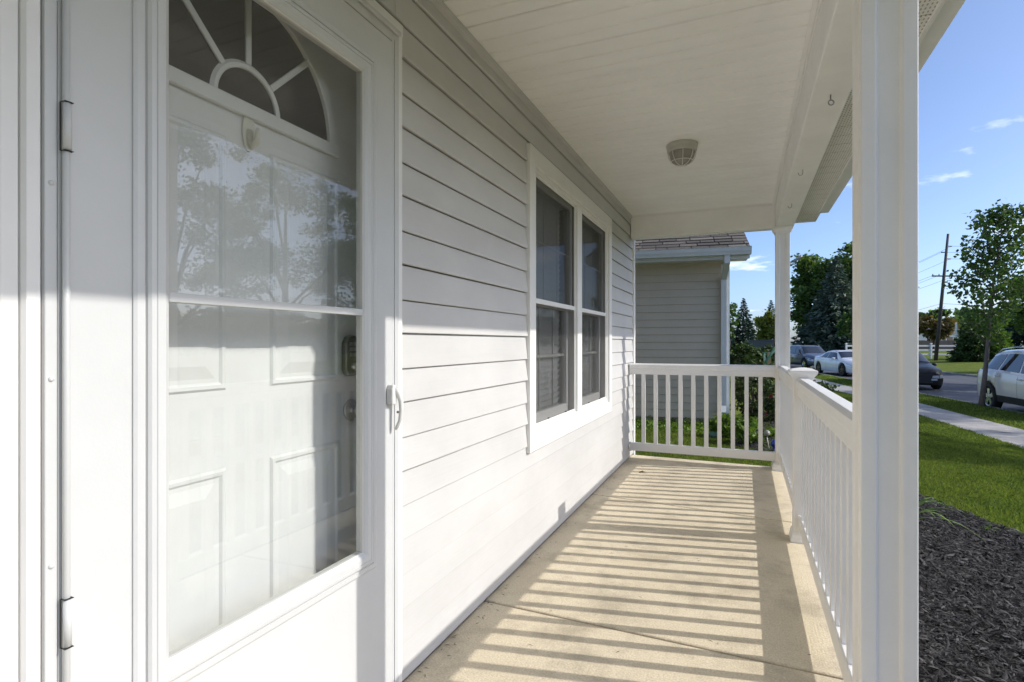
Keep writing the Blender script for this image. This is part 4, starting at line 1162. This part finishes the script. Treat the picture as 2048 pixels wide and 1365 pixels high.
# ------------------------------------------------------------------ far things: fence, pole, house
def fence(label, p0, p1, n, z0):
    p0, p1 = Vector(p0), Vector(p1); d = (p1 - p0).normalized(); a = math.atan2(d.y, d.x); Ln = (p1 - p0).length
    root = thing("rail_fence", label, "fence", (p0.x, p0.y, z0), a, "white rail fences")
    pm = MB(); pm.box(-.065, .065, -.065, .065, -.2, 1.18); frus(pm, 0, 0, [(.085, 1.18), (.085, 1.205), (.02, 1.25)])
    pm = pm.mesh("post"); pm.materials.append(M['fencewhite'])
    for i in range(n + 1): link("post", pm, None, root, (Ln * i / n, 0, 0))
    rm = MB().box(.06, Ln / n - .06, -.022, .022, 0, .14).mesh("rail"); rm.materials.append(M['fencewhite'])
    for i in range(n):
        for z in (.16, .54, .92): link("rail", rm, None, root, (Ln * i / n, 0, z))
fence("white three-rail fence on the lawn across the road", (9.6, 57.9), (30.9, 66.9), 9, -.12)
fence("far white three-rail fence below the spruces", (-12, 118), (20, 112), 13, -.1)
def pole():
    root = thing("utility_pole", "leaning dark wooden utility pole with a crossarm", "pole", (16.15, 57.4, -.1))
    tilt = (.95, .40)
    Hh = 10.55
    ax = lambda z: (tilt[0] * z / Hh, tilt[1] * z / Hh, z)
    build("mast", MB().tube([ax(-.3 + 0), ax(5), ax(Hh)], [.15, .13, .09], 12), 'pole', root, smooth=True)
    c = Vector(ax(6.95)); dr = Vector((.921, .389, 0))
    q = MB()
    a, b = c - dr * 1.02, c + dr * 1.12
    n_ = Vector((-.389, .921, 0)) * .05
    q.add([p + s * n_ + Vector((0, 0, zz)) for p in (a, b) for (s, zz) in ((-1, -.055), (1, -.055), (1, .055), (-1, .055))], [(0, 1, 2, 3), (7, 6, 5, 4), (0, 4, 5, 1), (1, 5, 6, 2), (2, 6, 7, 3), (3, 7, 4, 0)])
    arm = build("crossarm", q, 'pole', root)
    att = []
    for t in (-.95, -.42, 1.05):
        p = c + dr * t + Vector((0, 0, .055)); att.append(p)
        build("insulator", MB().lathe([(.0001, .13), (.03, .125), (.045, .09), (.03, .07), (.045, .04), (.02, 0), (.0001, 0)], tuple(p), 10), 'wire', arm, smooth=True)
    for (z, s) in ((9.5, 1), (8.98, -1), (8.42, 1)):
        p = Vector(ax(z)); e = p + dr * .42 * s
        build("insulator", MB().tube([p, p + (e - p) * .35, e], [.05, .04, .055], 8), 'wire', root, smooth=True); att.append(e)
    for z in (4.6, 4.15, 3.9): att.append(Vector(ax(z)))
    # spans to the next poles both ways along the road
    for i, p in enumerate(att):
        for far_ in (Vector((-7, 62, -.3)), Vector((34, -10, -.3))):
            e = p + far_
            pts_ = [p + (e - p) * t + Vector((0, 0, -1.0 * 4 * t * (1 - t))) for t in np.linspace(0, 1, 14)]
            build("wire", MB().tube(pts_, .011, 4), 'wire', root)
pole()
sgn = thing("marker_post", "slim white post by the dark fence", "post", (22.3, 74, -.1))
build("post", frus(MB(), 0, 0, [(.075, -.1), (.075, 3.4), (.02, 3.46)]), 'fencewhite', sgn)
build("reflector", MB().box(-.08, .08, -.095, -.08, 1.2, 1.4), 'redlens', sgn)
df = thing("privacy_fence", "dark wooden privacy fence in front of the pale distant house", "fence", (22, 101, -.1), math.atan2(3.1, 7.4))
nbd = 70
bm2 = MB().box(.004, .196, -.015, .015, 0, 1.62).mesh("board"); bm2.materials.append(M['darkfence'])
for i in range(nbd): link("board", bm2, None, df, (i * .2, rng.normal(0, .004), rng.normal(0, .012)))
build("rail", MB().box(0, 14, .016, .06, .4, .5), 'darkfence', df)
build("rail", MB().box(0, 14, .016, .06, 1.2, 1.3), 'darkfence', df)
hs = thing("distant_house", "pale house with a dark gable roof behind the dark fence", "house", (27, 117, -.1), math.atan2(3.1, 7.4))
build("wall", MB().box(0, 11, 0, 8, 0, 3.2), 'housewhite', hs)
build("wall", MB().prism([(0, 3.2), (8, 3.2), (4, 5.0)], 'x', .05, 10.95), 'housewhite', hs)
m3 = MB()
for (ya0, ya1) in ((-.5, 4.0), (8.5, 4.0)):
    za = 3.05; zr = 5.15
    m3.add([(-.4, ya0, za), (11.4, ya0, za), (11.4, ya1, zr), (-.4, ya1, zr), (-.4, ya0, za + .12), (11.4, ya0, za + .12), (11.4, ya1, zr + .12), (-.4, ya1, zr + .12)], [(3, 2, 1, 0), (4, 5, 6, 7), (0, 1, 5, 4), (1, 2, 6, 5), (2, 3, 7, 6), (3, 0, 4, 7)])
build("roof", m3, 'darkroof', hs)
for x in (1.6, 4.6, 7.6):
    wn = build("window", MB().box(x, x + 1.3, -.05, .02, 1.1, 2.4), 'fencewhite', hs)
    build("pane", MB().box(x + .1, x + 1.2, -.06, -.051, 1.2, 2.3), 'carglass', wn)
# street lamp arm
stl = thing("street_lamp", "tall street lamp whose arm shows beside the corner post", "lamp", (5.0, 69.5, -.1))
build("mast", MB().tube([(0, 0, -.1), (0, 0, 9.7)], [.10, .06], 10), 'lampgrey', stl, smooth=True)
build("arm", MB().tube([(0, 0, 9.6), (.5, 0, 10.05), (1.2, -.1, 10.4)], [.045, .04, .035], 8), 'lampgrey', stl, smooth=True)
build("lamp_head", MB().tube([(1.1, -.1, 10.36), (1.45, -.12, 10.62), (1.85, -.14, 10.9), (2.05, -.15, 10.98)], [.07, .16, .17, .05], 10), 'lampgrey', stl, smooth=True)

# utility cabinet, swing frame, yard plants
gb = thing("utility_cabinet", "dark grey metal cabinet below the far white fence", "cabinet", (1.35, 46, gz(1.35, 46)), R(3))
build("body", MB().box(0, 1.75, 0, .9, -.1, 1.45), 'greybox', gb, bevel=.02)
build("lid", MB().box(-.04, 1.79, -.04, .94, 1.45, 1.52), 'greybox', gb, bevel=.015)
build("door_seam", MB().box(.86, .875, -.008, .0, .05, 1.35), 'blacktrim', gb)
sw = thing("swing_frame", "green metal A-frame with a wooden post in the neighbouring yard", "frame", (1.2, 17.4, gz(1.2, 17.4)))
zt_ = 1.24
build("slanted_leg", MB().tube([(-.05, 0, -.02), (.75, .05, zt_)], .035, 8), 'greenmetal', sw, smooth=True)
build("upright", MB().tube([(.42, .25, -.02), (.42, .25, 1.0)], .028, 8), 'palegreen', sw, smooth=True)
build("wooden_post", MB().box(.49, .58, .2, .29, -.05, 1.02), 'wood', sw, bevel=.005)
build("top_bar", MB().tube([(.36, .25, 1.0), (.92, .25, 1.02)], .03, 8), 'greenmetal', sw, smooth=True)
build("low_bar", MB().tube([(.53, .24, .62), (.92, .24, .64)], .018, 8), 'wood', sw, smooth=True)
bush("yew_shrub", "rounded yew shrub beyond the tan house corner", (.95, 19.5, gz(.95, 19.5)), (.75, .75, .66), 'yew', 3200, .085, 50, .16, group=None)
bush("yew_shrub", "low dark shrub behind the rounded yew", (1.75, 23.5, gz(1.75, 23.5)), (.9, .8, .55), 'rose', 2600, .10, 40, .18)
bush("rose_bush", "tall leafy rose bush in front of the tan house corner", (1.22, 9.55, -.15), (.36, .38, .48), 'rose', 2600, .042, 60, .09, stems=12)
bush("rose_bush", "second rose bush with a red bloom beside the corner post", (1.62, 9.9, -.17), (.30, .34, .50), 'rose', 2200, .042, 50, .09, stems=12)
bush("dark_shrub", "shadowy shrub hugging the corner post view", (2.0, 10.6, -.2), (.42, .42, .46), 'yew', 2200, .05, 40, .1)
for (x, y, z, r_, lab) in ((1.46, 9.55, .30, .05, "red rose bloom on the bush beside the corner post"), (1.40, 9.62, .02, .028, "small fading pink rose bloom low on the bush")):
    fl = thing("rose_bloom", lab, "flower", (x, y, z))
    for k in range(9):
        a = k * 2.4; rr = r_ * (.35 + .65 * k / 8)
        V_ = []
        for (u, v) in ((-.5, 0), (.5, 0), (.6, 1), (-.6, 1)):
            an = a + u * 1.3
            V_.append((math.cos(an) * rr * (.5 + .5 * v), math.sin(an) * rr * (.5 + .5 * v), v * r_ * 1.1 - .01))
        quads("petal", [V_], 'roseflower', fl)
bush("lime_plant", "lime green leafy plant at the foot of the downspout", (.86, 7.95, -.15), (.24, .20, .16), 'lime', 900, .045, 24, .06, "plant", 4)
bush("lime_plant", "feathery lime green plant beside the glass globe bed", (1.10, 7.55, -.15), (.20, .18, .17), 'lime', 800, .04, 22, .06, "plant", 4)
bush("lime_plant", "small yellow-green seedling clump in the bark bed", (1.42, 8.2, -.15), (.12, .12, .08), 'lime', 260, .035, 10, .04, "plant", 3)
bush("lime_plant", "low leafy edging plant under the rose bush", (1.15, 8.75, -.15), (.18, .15, .10), 'lime', 420, .04, 14, .05, "plant", 3)
# groundcover along the neighbour foundation
V = []
n_ = 9000
lx = rng.uniform(-4.2, -.02, n_); ly = -np.abs(rng.normal(0, .25, n_)) - .01; lz = np.abs(rng.normal(0, .055, n_)) * np.exp(ly * 1.2) + .02
gc = quads("groundcover", leaves(np.stack([lx, ly, lz], 1), n_, 0, .035), 'lime', None, (.86, 8.81, -.15)); gc.rotation_euler = (0, 0, R(7))
stuff(gc); tag(gc, "leafy lime groundcover along the tan house foundation", "groundcover")
# garden ornaments
gl = thing("garden_globe", "clear glass globe ornament on a stake in the bark bed", "ornament", (1.325, 7.27, -.15))
build("globe", MB().lathe([(.0001, -.038), (.019, -.033), (.033, -.019), (.038, 0), (.033, .019), (.019, .033), (.0001, .038)], (0, 0, .215), 24), 'globe', gl, smooth=True)
build("stake", MB().tube([(.03, 0, -.02), (.012, 0, .1), (0, 0, .165)], .006, 6), 'hookplastic', gl, smooth=True)
bb = thing("gazing_ball", "small shiny blue ball ornament near the corner post base", "ornament", (1.405, 7.05, -.15))
build("ball", MB().lathe([(.0001, -.05), (.025, -.043), (.043, -.025), (.05, 0), (.043, .025), (.025, .043), (.0001, .05)], (0, 0, .13), 24), 'bluegloss', bb, smooth=True)
build("stand", MB().lathe([(.045, 0), (.03, .02), (.022, .06), (.03, .085), (.0001, .085)], (0, 0, 0), 16), 'bluegloss', bb, smooth=True)
te = thing("teal_ornament", "pale teal glazed pot in the grass by the downspout", "ornament", (.70, 7.98, -.15))
build("pot", MB().lathe([(.0001, 0), (.05, 0), (.062, .03), (.066, .09), (.058, .125), (.064, .135), (.06, .14), (.05, .12), (.0001, .05)], (0, 0, 0), 20), 'teal', te, smooth=True)
# strappy daylily behind the tall post and weeds in the mulch
def blades(name, label, base, n, ln, key, spread=1.0):
    V = []
    for k in range(n):
        a = rng.uniform(0, 6.28); l = ln * rng.uniform(.7, 1.15); el = rng.uniform(.7, 1.25); wv = .011 * rng.uniform(.7, 1.2) * (ln / .5) ** .5
        d = Vector((math.cos(a), math.sin(a), 0)); s = Vector((-math.sin(a), math.cos(a), 0))
        prev = None
        for i in range(9):
            t = i / 8; h = l * (math.sin(el) * t * 1.15 - .75 * t ** 2.2); rr = l * math.cos(el) * t * 1.25 * spread
            c = d * rr + Vector((0, 0, max(h, .012))); wd = wv * (1 - t ** 2.5) + .0006
            cur = (c - s * wd, c + s * wd)
            if prev: V.append([prev[0], prev[1], cur[1], cur[0]])
            prev = cur
    root = thing(name, label, "plant", base)
    quads("foliage", V, key, root)
    return root
blades("daylily", "daylily clump with arching narrow leaves behind the tall post", (2.14, 4.85, gz(2.14, 4.85) + .02), 24, .5, 'lime')
blades("weed", "tiny grass weed sprouting in the mulch", (2.74, 5.12, gz(2.74, 5.12) + .04), 9, .09, 'lime')
blades("weed", "broad little weed at the edge of mulch and lawn", (2.58, 5.72, gz(2.58, 5.72) + .03), 10, .08, 'lime')

# ------------------------------------------------------------------ vehicles
def car(name, label, base, heading, paint, P, wheelkey='alloy', cat="car"):
    """local frame: +x forward, y left, z up. P: dict of control curves"""
    root = thing(name, label, cat, base, math.atan2(heading[1], heading[0]), "cars parked along the kerb")
    Ln, W, sill = P['L'], P['W'], P['sill']
    hl = Ln / 2
    xr, xf, wr = P['xr'], P['xf'], P['wr']
    ar = wr * 1.17
    xs = np.unique(np.concatenate([np.linspace(-hl, hl, 46)] + [xw + ar * np.sin(np.linspace(-math.pi / 2, math.pi / 2, 15)) for xw in (xr, xf)]))
    ztop = lambda x: float(np.interp(x, *P['top']))
    zbelt = lambda x: float(np.interp(x, *P['belt']))
    wid = lambda x: float(np.interp(x, *P['plan'])) * W / 2
    wrf = lambda x: float(np.interp(x, *P['roofw'])) * W / 2
    zend = lambda x: float(np.interp(x, *P['low']))
    def ring(x):
        zb = max(zend(x), sill)
        for xw in (xr, xf):
            d = abs(x - xw)
            if d < ar: zb = max(zb, wr + math.sqrt(max(ar * ar - d * d, 0)))
        zl, zt = zbelt(x), ztop(x)
        zl = min(zl, zt - .03)
        w_ = wid(x); wt = min(wrf(x), w_ * .97)
        zm = max(zb + .04, sill + (zl - sill) * .52)
        pts = [(0, zb + .02), (w_ * .80, zb + .02), (w_ * .955, zb), (w_ * .985, zb + (zm - zb) * .4), (w_, zm), (w_ * .992, zm + (zl - zm) * .6), (w_ * .965, zl), (w_ * .95, zl + .012),
               (wt, zt - min(.055, (zt - zl) * .3)), (wt * .90, zt - min(.018, (zt - zl) * .1)), (wt * .5, zt - .002), (0, zt)]
        return pts
    K = 12
    mb = MB()
    for x in xs:
        r_ = ring(x)
        mb.v += [(x, y, z) for (y, z) in r_] + [(x, -y, z) for (y, z) in r_[-2:0:-1]]
    m = 2 * K - 2
    for i in range(len(xs) - 1):
        for j in range(m): mb.f.append((i * m + j, i * m + (j + 1) % m, (i + 1) * m + (j + 1) % m, (i + 1) * m + j))
    mb.f.append(tuple(range(m))); mb.f.append(tuple((len(xs) - 1) * m + j for j in range(m)))
    body = build("body", mb, paint, root, smooth=True)
    e = body.modifiers.new("split", 'EDGE_SPLIT'); e.split_angle = R(38)
    # side glass
    def side_pane(x0, x1, v0=.10, v1=.86, s=1, shear0=0, shear1=0):
        q = MB(); n = 9; g_ = []
        for i in range(n):
            t = i / (n - 1)
            col_ = []
            for v in np.linspace(v0, v1, 5):
                x = (x0 + (x1 - x0) * t) + (shear0 * (1 - t) + shear1 * t) * (v - v0) / (v1 - v0)
                r_ = ring(x); a, b = r_[7], r_[8]
                col_.append((x, s * (a[0] + (b[0] - a[0]) * v + .008), a[1] + (b[1] - a[1]) * v))
            g_.append(col_)
        q.v = [p for c in g_ for p in c]
        q.f = [(i * 5 + j, i * 5 + j + 1, (i + 1) * 5 + j + 1, (i + 1) * 5 + j) for i in range(n - 1) for j in range(4)]
        build("side_window", q, 'carglass', root, smooth=True)
    for s in (1, -1):
        for pn in P['panes']: side_pane(*pn[:2], s=s, shear0=pn[2], shear1=pn[3])
    # windscreen and rear screen
    def screen(nm, x0, x1):
        q = MB(); n = 8; ring_ = []
        for i in range(n):
            x = x0 + (x1 - x0) * i / (n - 1); r_ = ring(x)
            dz = (ztop(x + .02) - ztop(x - .02)) / .04; nx_, nz_ = -dz, 1.0; l_ = math.hypot(nx_, nz_); nx_, nz_ = nx_ / l_ * .008, nz_ / l_ * .008
            half = [(r_[8][0] * .985, r_[8][1] + .004), (r_[9][0], r_[9][1]), (r_[10][0], r_[10][1]), (0, r_[11][1])]
            row = half + [(-y, z) for (y, z) in half[-2::-1]]
            ring_.append([(x + nx_, y, z + nz_) for (y, z) in row])
        k = len(ring_[0]); q.v = [p for c in ring_ for p in c]
        q.f = [(i * k + j, i * k + j + 1, (i + 1) * k + j + 1, (i + 1) * k + j) for i in range(n - 1) for j in range(k - 1)]
        build(nm, q, 'carglass', root, smooth=True)
    screen("windscreen", *P['ws']); screen("rear_window", *P['rs'])
    # lower cladding + bumpers
    for s in (1, -1):
        q = MB(); row = []
        for x in np.linspace(xr + ar + .02, xf - ar - .02, 10):
            r_ = ring(x); row.append([(x, s * (r_[2][0] + .004), sill - .02), (x, s * (r_[3][0] + .008), sill + P['clad']), (x, s * (r_[1][0]), sill - .02)])
        q.v = [p for c in row for p in c]; q.f = [(i * 3 + j, i * 3 + (j + 1) % 3, (i + 1) * 3 + (j + 1) % 3, (i + 1) * 3 + j) for i in range(9) for j in range(3)]
        build("sill_trim", q, P.get('cladmat', 'blacktrim'), root)
    # wheels
    tm = MB().lathe([(wr * .66, -.10), (wr * .93, -.105), (wr * .99, -.085), (wr, -.05), (wr, .05), (wr * .99, .085), (wr * .93, .105), (wr * .66, .10), (wr * .66, -.10)], (0, 0, 0), 36, 'y').mesh("tyre", True); tm.materials.append(M['tyre'])
    rm = MB(); rm.lathe([(wr * .665, .098), (wr * .64, .096), (wr * .60, .06), (wr * .58, -.05)], (0, 0, 0), 36, 'y')
    for k in range(5):
        a = 2 * math.pi * k / 5 + .3
        c_, s_ = math.cos(a), math.sin(a)
        def P3(rad, off_, h): return (c_ * rad - s_ * off_, h, s_ * rad + c_ * off_)
        ra, rb = wr * .13, wr * .63
        vs = [P3(ra, -.045, .088), P3(ra, .045, .088), P3(rb, .062, .088), P3(rb, -.062, .088), P3(ra, -.04, .05), P3(ra, .04, .05), P3(rb, .05, .05), P3(rb, -.05, .05)]
        rm.add(vs, [(0, 1, 2, 3), (7, 6, 5, 4), (0, 4, 5, 1), (1, 5, 6, 2), (2, 6, 7, 3), (3, 7, 4, 0)])
    rm.lathe([(.0001, .096), (wr * .16, .094), (wr * .19, .08), (wr * .2, .05)], (0, 0, 0), 20, 'y')
    rm = rm.mesh("rim", False); rm.materials.append(M[wheelkey])
    bd = MB().lathe([(.0001, .02), (wr * .6, .02)], (0, 0, 0), 24, 'y').mesh("brake_disc"); bd.materials.append(M['blacktrim'])
    for xw in (xr, xf):
        for s in (1, -1):
            wo_ = link("wheel", tm, None, root, (xw, s * (W / 2 - .115), wr)); wo_.rotation_euler = (0, 0, 0 if s > 0 else math.pi)
            link("rim", rm, None, wo_); link("brake_disc", bd, None, wo_)
    # dark inner wells
    for xw in (xr, xf):
        for s in (1, -1):
            q = MB().lathe([(ar * 1.0, -.28), (ar * 1.0, .06)], (xw, s * (W / 2 - .13), wr), 24, 'y', )
            q2 = MB().box(xw - ar * .9, xw + ar * .9, s * (W / 2 - .34) - .02, s * (W / 2 - .34) + .02, sill, wr + ar * .85)
            build("wheel_well", q2, 'blacktrim', root)
    # mirrors, handles, lamps
    for s in (1, -1):
        xm = P['mirror']; r_ = ring(xm); yb = r_[6][0]
        q = MB(); cx_, cy_, cz_ = xm, s * (yb + .11), r_[6][1] + .07
        vs = []; fs = []
        for i, t in enumerate(np.linspace(0, math.pi, 7)):
            for j in range(10):
                a = 2 * math.pi * j / 10
                vs.append((cx_ + .07 * math.sin(t) * math.cos(a), cy_ - .115 * math.cos(t) * s, cz_ + .065 * math.sin(t) * math.sin(a)))
        fs = [(i * 10 + j, i * 10 + (j + 1) % 10, (i + 1) * 10 + (j + 1) % 10, (i + 1) * 10 + j) for i in range(6) for j in range(10)]
        mo = build("mirror", q.add(vs, fs), P.get('mirrormat', paint), root, smooth=True)
        for xh in P['handles']:
            r_ = ring(xh); zh = r_[6][1] - .085; yh = r_[5][0] + .004
            build("door_handle", MB().tube([(xh - .10, s * yh, zh), (xh - .07, s * (yh + .03), zh), (xh + .07, s * (yh + .03), zh), (xh + .10, s * yh, zh)], .014, 8), P.get('handlemat', paint), root, smooth=True)
        for xd in P['seams']:
            r_ = ring(xd); q = MB(); vs = []
            for k in range(2, 7):
                vs += [(xd - .004, s * (r_[k][0] + .0035), r_[k][1]), (xd + .004, s * (r_[k][0] + .0035), r_[k][1])]
            q.add(vs, [(2 * k, 2 * k + 1, 2 * k + 3, 2 * k + 2) for k in range(4)])
            build("door_seam", q, 'blacktrim', root)
    def patch_side(nm, x0, x1, k0, k1, v0, v1, mk, s):
        """a patch of the body surface between ring points, pushed out 6 mm"""
        q = MB(); row = []
        for x in np.linspace(x0, x1, 7):
            r_ = ring(x); c = []
            for v in np.linspace(v0, v1, 4):
                zz = r_[k0][1] + (r_[k1][1] - r_[k0][1]) * v; yy = r_[k0][0] + (r_[k1][0] - r_[k0][0]) * v
                c.append((x, s * (yy + .007), zz))
            row.append(c)
        q.v = [p for c in row for p in c]; q.f = [(i * 4 + j, i * 4 + j + 1, (i + 1) * 4 + j + 1, (i + 1) * 4 + j) for i in range(6) for j in range(3)]
        build(nm, q, mk, root, smooth=True)
    for s in (1, -1):
        patch_side("headlight", hl - .50, hl - .012, 4, 6, *P['hlz'], 'lens', s)
        patch_side("tail_light", -hl + .012, -hl + .36, 4, 6, .45, 1.0, 'redlens', s)
        # headlamp wraps to the nose
        fr_ = ring(hl)
        zc0 = fr_[4][1] + (fr_[6][1] - fr_[4][1]) * P['hlz'][0]; zc1 = fr_[4][1] + (fr_[6][1] - fr_[4][1]) * P['hlz'][1]
        build("headlight", MB().add([(hl + .006, s * fr_[4][0] * 1.0, zc0), (hl + .008, s * fr_[4][0] * .58, zc0 + .02), (hl + .008, s * fr_[4][0] * .62, zc1 - .01), (hl + .006, s * fr_[4][0] * .985, zc1)], [(0, 1, 2, 3)]), 'lens', root)
        build("fog_light", MB().box(hl - .01, hl + .008, s * fr_[4][0] * .72 - .10, s * fr_[4][0] * .72 + .10, sill + .16, sill + .24), P.get('fogmat', 'lens'), root, bevel=.01)
    fr_ = ring(hl)
    gz0, gz1 = P['grille']
    gr = build("grille", MB().box(hl - .02, hl + .010, -fr_[4][0] * .55, fr_[4][0] * .55, gz0, gz1), 'blacktrim', root, bevel=.01)
    for k in range(3):
        z = gz0 + (gz1 - gz0) * (k + .7) / 3.4
        build("grille_bar", MB().box(hl + .0105, hl + .018, -fr_[4][0] * .52, fr_[4][0] * .52, z - .010, z + .010), P.get('barmat', 'chrome'), gr)
    build("air_intake", MB().box(hl - .02, hl + .009, -fr_[4][0] * .62, fr_[4][0] * .62, sill + .06, sill + .15), 'blacktrim', root, bevel=.01)
    build("underbody", MB().box(-hl + .25, hl - .25, -W / 2 + .18, W / 2 - .18, sill - .03, sill + .2), 'blacktrim', root)
    if P.get('rails'):
        for s in (1, -1):
            x0, x1 = P['rails']; pp = []
            for t in np.linspace(0, 1, 9):
                x = x0 + (x1 - x0) * t; r_ = ring(x); pp.append((x, s * r_[8][0] * .96, r_[9][1] + .012 + .045 * math.sin(math.pi * t) ** .4))
            build("roof_rail", MB().tube(pp, .014, 8), 'chrome', root, smooth=True)
    return root

SUV = dict(L=4.72, W=1.92, sill=.30, wr=.365, xr=-1.40, xf=1.42, clad=.16,
    top=([-2.36, -2.30, -2.22, -1.55, -1.25, -.6, .2, .62, 1.18, 1.5, 2.1, 2.30, 2.36], [.78, 1.0, 1.12, 1.585, 1.655, 1.70, 1.69, 1.62, 1.17, 1.11, 1.02, .93, .80]),
    belt=([-2.36, -2.2, -1.7, 0, 1.0, 1.6, 2.36], [.74, 1.06, 1.10, 1.02, 1.0, .97, .76]),
    plan=([-2.36, -2.30, -2.1, -1.5, 0, 1.5, 2.0, 2.28, 2.36], [.74, .86, .95, 1, 1, .99, .93, .82, .70]),
    roofw=([-2.36, -2.1, -1.3, 0, .6, 1.2, 2.36], [.66, .72, .72, .74, .73, .82, .62]),
    low=([-2.36, -2.3, -2.0, 1.9, 2.25, 2.36], [.5, .42, .3, .3, .34, .42]),
    panes=((-2.0, -1.02, .52, .16), (-.93, -.02, .14, -.02), (.06, 1.02, -.02, -.44)), ws=(.68, 1.14), rs=(-2.20, -1.62),
    mirror=.86, handles=(-.86, .16), seams=(-1.0, .02, .98), hlz=(.35, .98), grille=(.62, .86), rails=(-1.5, .35), handlemat='chrome')
SEDAN = dict(L=4.66, W=1.81, sill=.22, wr=.335, xr=-1.38, xf=1.43, clad=.07, cladmat='white_car',
    top=([-2.33, -2.28, -2.1, -1.65, -.85, -.3, .25, .45, 1.12, 1.4, 2.0, 2.25, 2.33], [.72, .98, 1.06, 1.09, 1.37, 1.43, 1.42, 1.38, 1.0, .96, .86, .75, .62]),
    belt=([-2.33, -2.1, -1.2, 0, 1.0, 1.6, 2.33], [.70, .97, .95, .90, .88, .84, .60]),
    plan=([-2.33, -2.28, -2.0, -1.4, 0, 1.4, 1.95, 2.25, 2.33], [.72, .84, .94, 1, 1, .99, .92, .80, .62]),
    roofw=([-2.33, -1.8, -.85, 0, .45, 1.1, 2.33], [.78, .78, .66, .69, .68, .80, .55]),
    low=([-2.33, -2.2, -1.9, 1.9, 2.2, 2.33], [.45, .32, .22, .22, .2, .24]),
    panes=((-1.35, -.42, .42, .05), (-.34, .98, .05, -.5)), ws=(.50, 1.08), rs=(-1.60, -.9),
    mirror=.72, handles=(-.75, .30), seams=(-.98, -.38, .86), hlz=(.30, .92), grille=(.34, .62), fogmat='blacktrim', barmat='blacktrim')
VAN = dict(L=4.75, W=1.88, sill=.27, wr=.35, xr=-1.40, xf=1.44, clad=.12,
    top=([-2.37, -2.32, -2.25, -1.8, -1.3, -.4, .3, .55, 1.28, 1.5, 2.1, 2.3, 2.37], [.80, 1.1, 1.25, 1.60, 1.67, 1.70, 1.67, 1.62, 1.10, 1.06, .95, .86, .72]),
    belt=([-2.37, -2.2, -1.5, 0, 1.0, 1.6, 2.37], [.76, 1.08, 1.06, 1.0, .97, .93, .70]),
    plan=SUV['plan'], roofw=SUV['roofw'], low=SUV['low'],
    panes=((-2.0, -1.1, .3, .1), (-1.0, -.05, .1, -.02), (.03, 1.12, -.02, -.55)), ws=(.62, 1.24), rs=(-2.2, -1.7),
    mirror=.92, handles=(-.9, .12), seams=(-1.05, .0, 1.0), hlz=(.25, .85), grille=(.52, .72))
for c_ in (VAN,):
    c_['plan'] = (list(np.array(SUV['plan'][0]) * 4.75 / 4.72), SUV['plan'][1])
HATCH = dict(SEDAN); HATCH.update(cladmat='black_car', barmat='blacktrim', fogmat='lens')
HATCH['top'] = ([-2.33, -2.28, -2.1, -1.5, -.7, -.2, .3, .5, 1.15, 1.4, 2.0, 2.25, 2.33], [.80, 1.05, 1.15, 1.42, 1.50, 1.52, 1.50, 1.46, 1.05, 1.01, .90, .80, .66])

car("parked_suv", "pearl white SUV parked at the kerb beside the young maple", (8.32, 17.75, -.70), (.09, -1.0), 'pearl', SUV, cat="suv")
car("parked_sedan", "white sedan parked at the kerb in front of the slate blue SUV", (6.45, 36.9, -.70), (.30, -.954), 'white_car', SEDAN, 'darkalloy')
car("parked_suv", "slate blue SUV parked behind the white sedan", (5.35, 46.0, -.70), (.34, -.94), 'blue_car', VAN, cat="suv")
car("parked_car", "black hatchback parked on the road behind the tall post", (7.2, 28.2, -.70), (.10, -.995), 'black_car', HATCH)
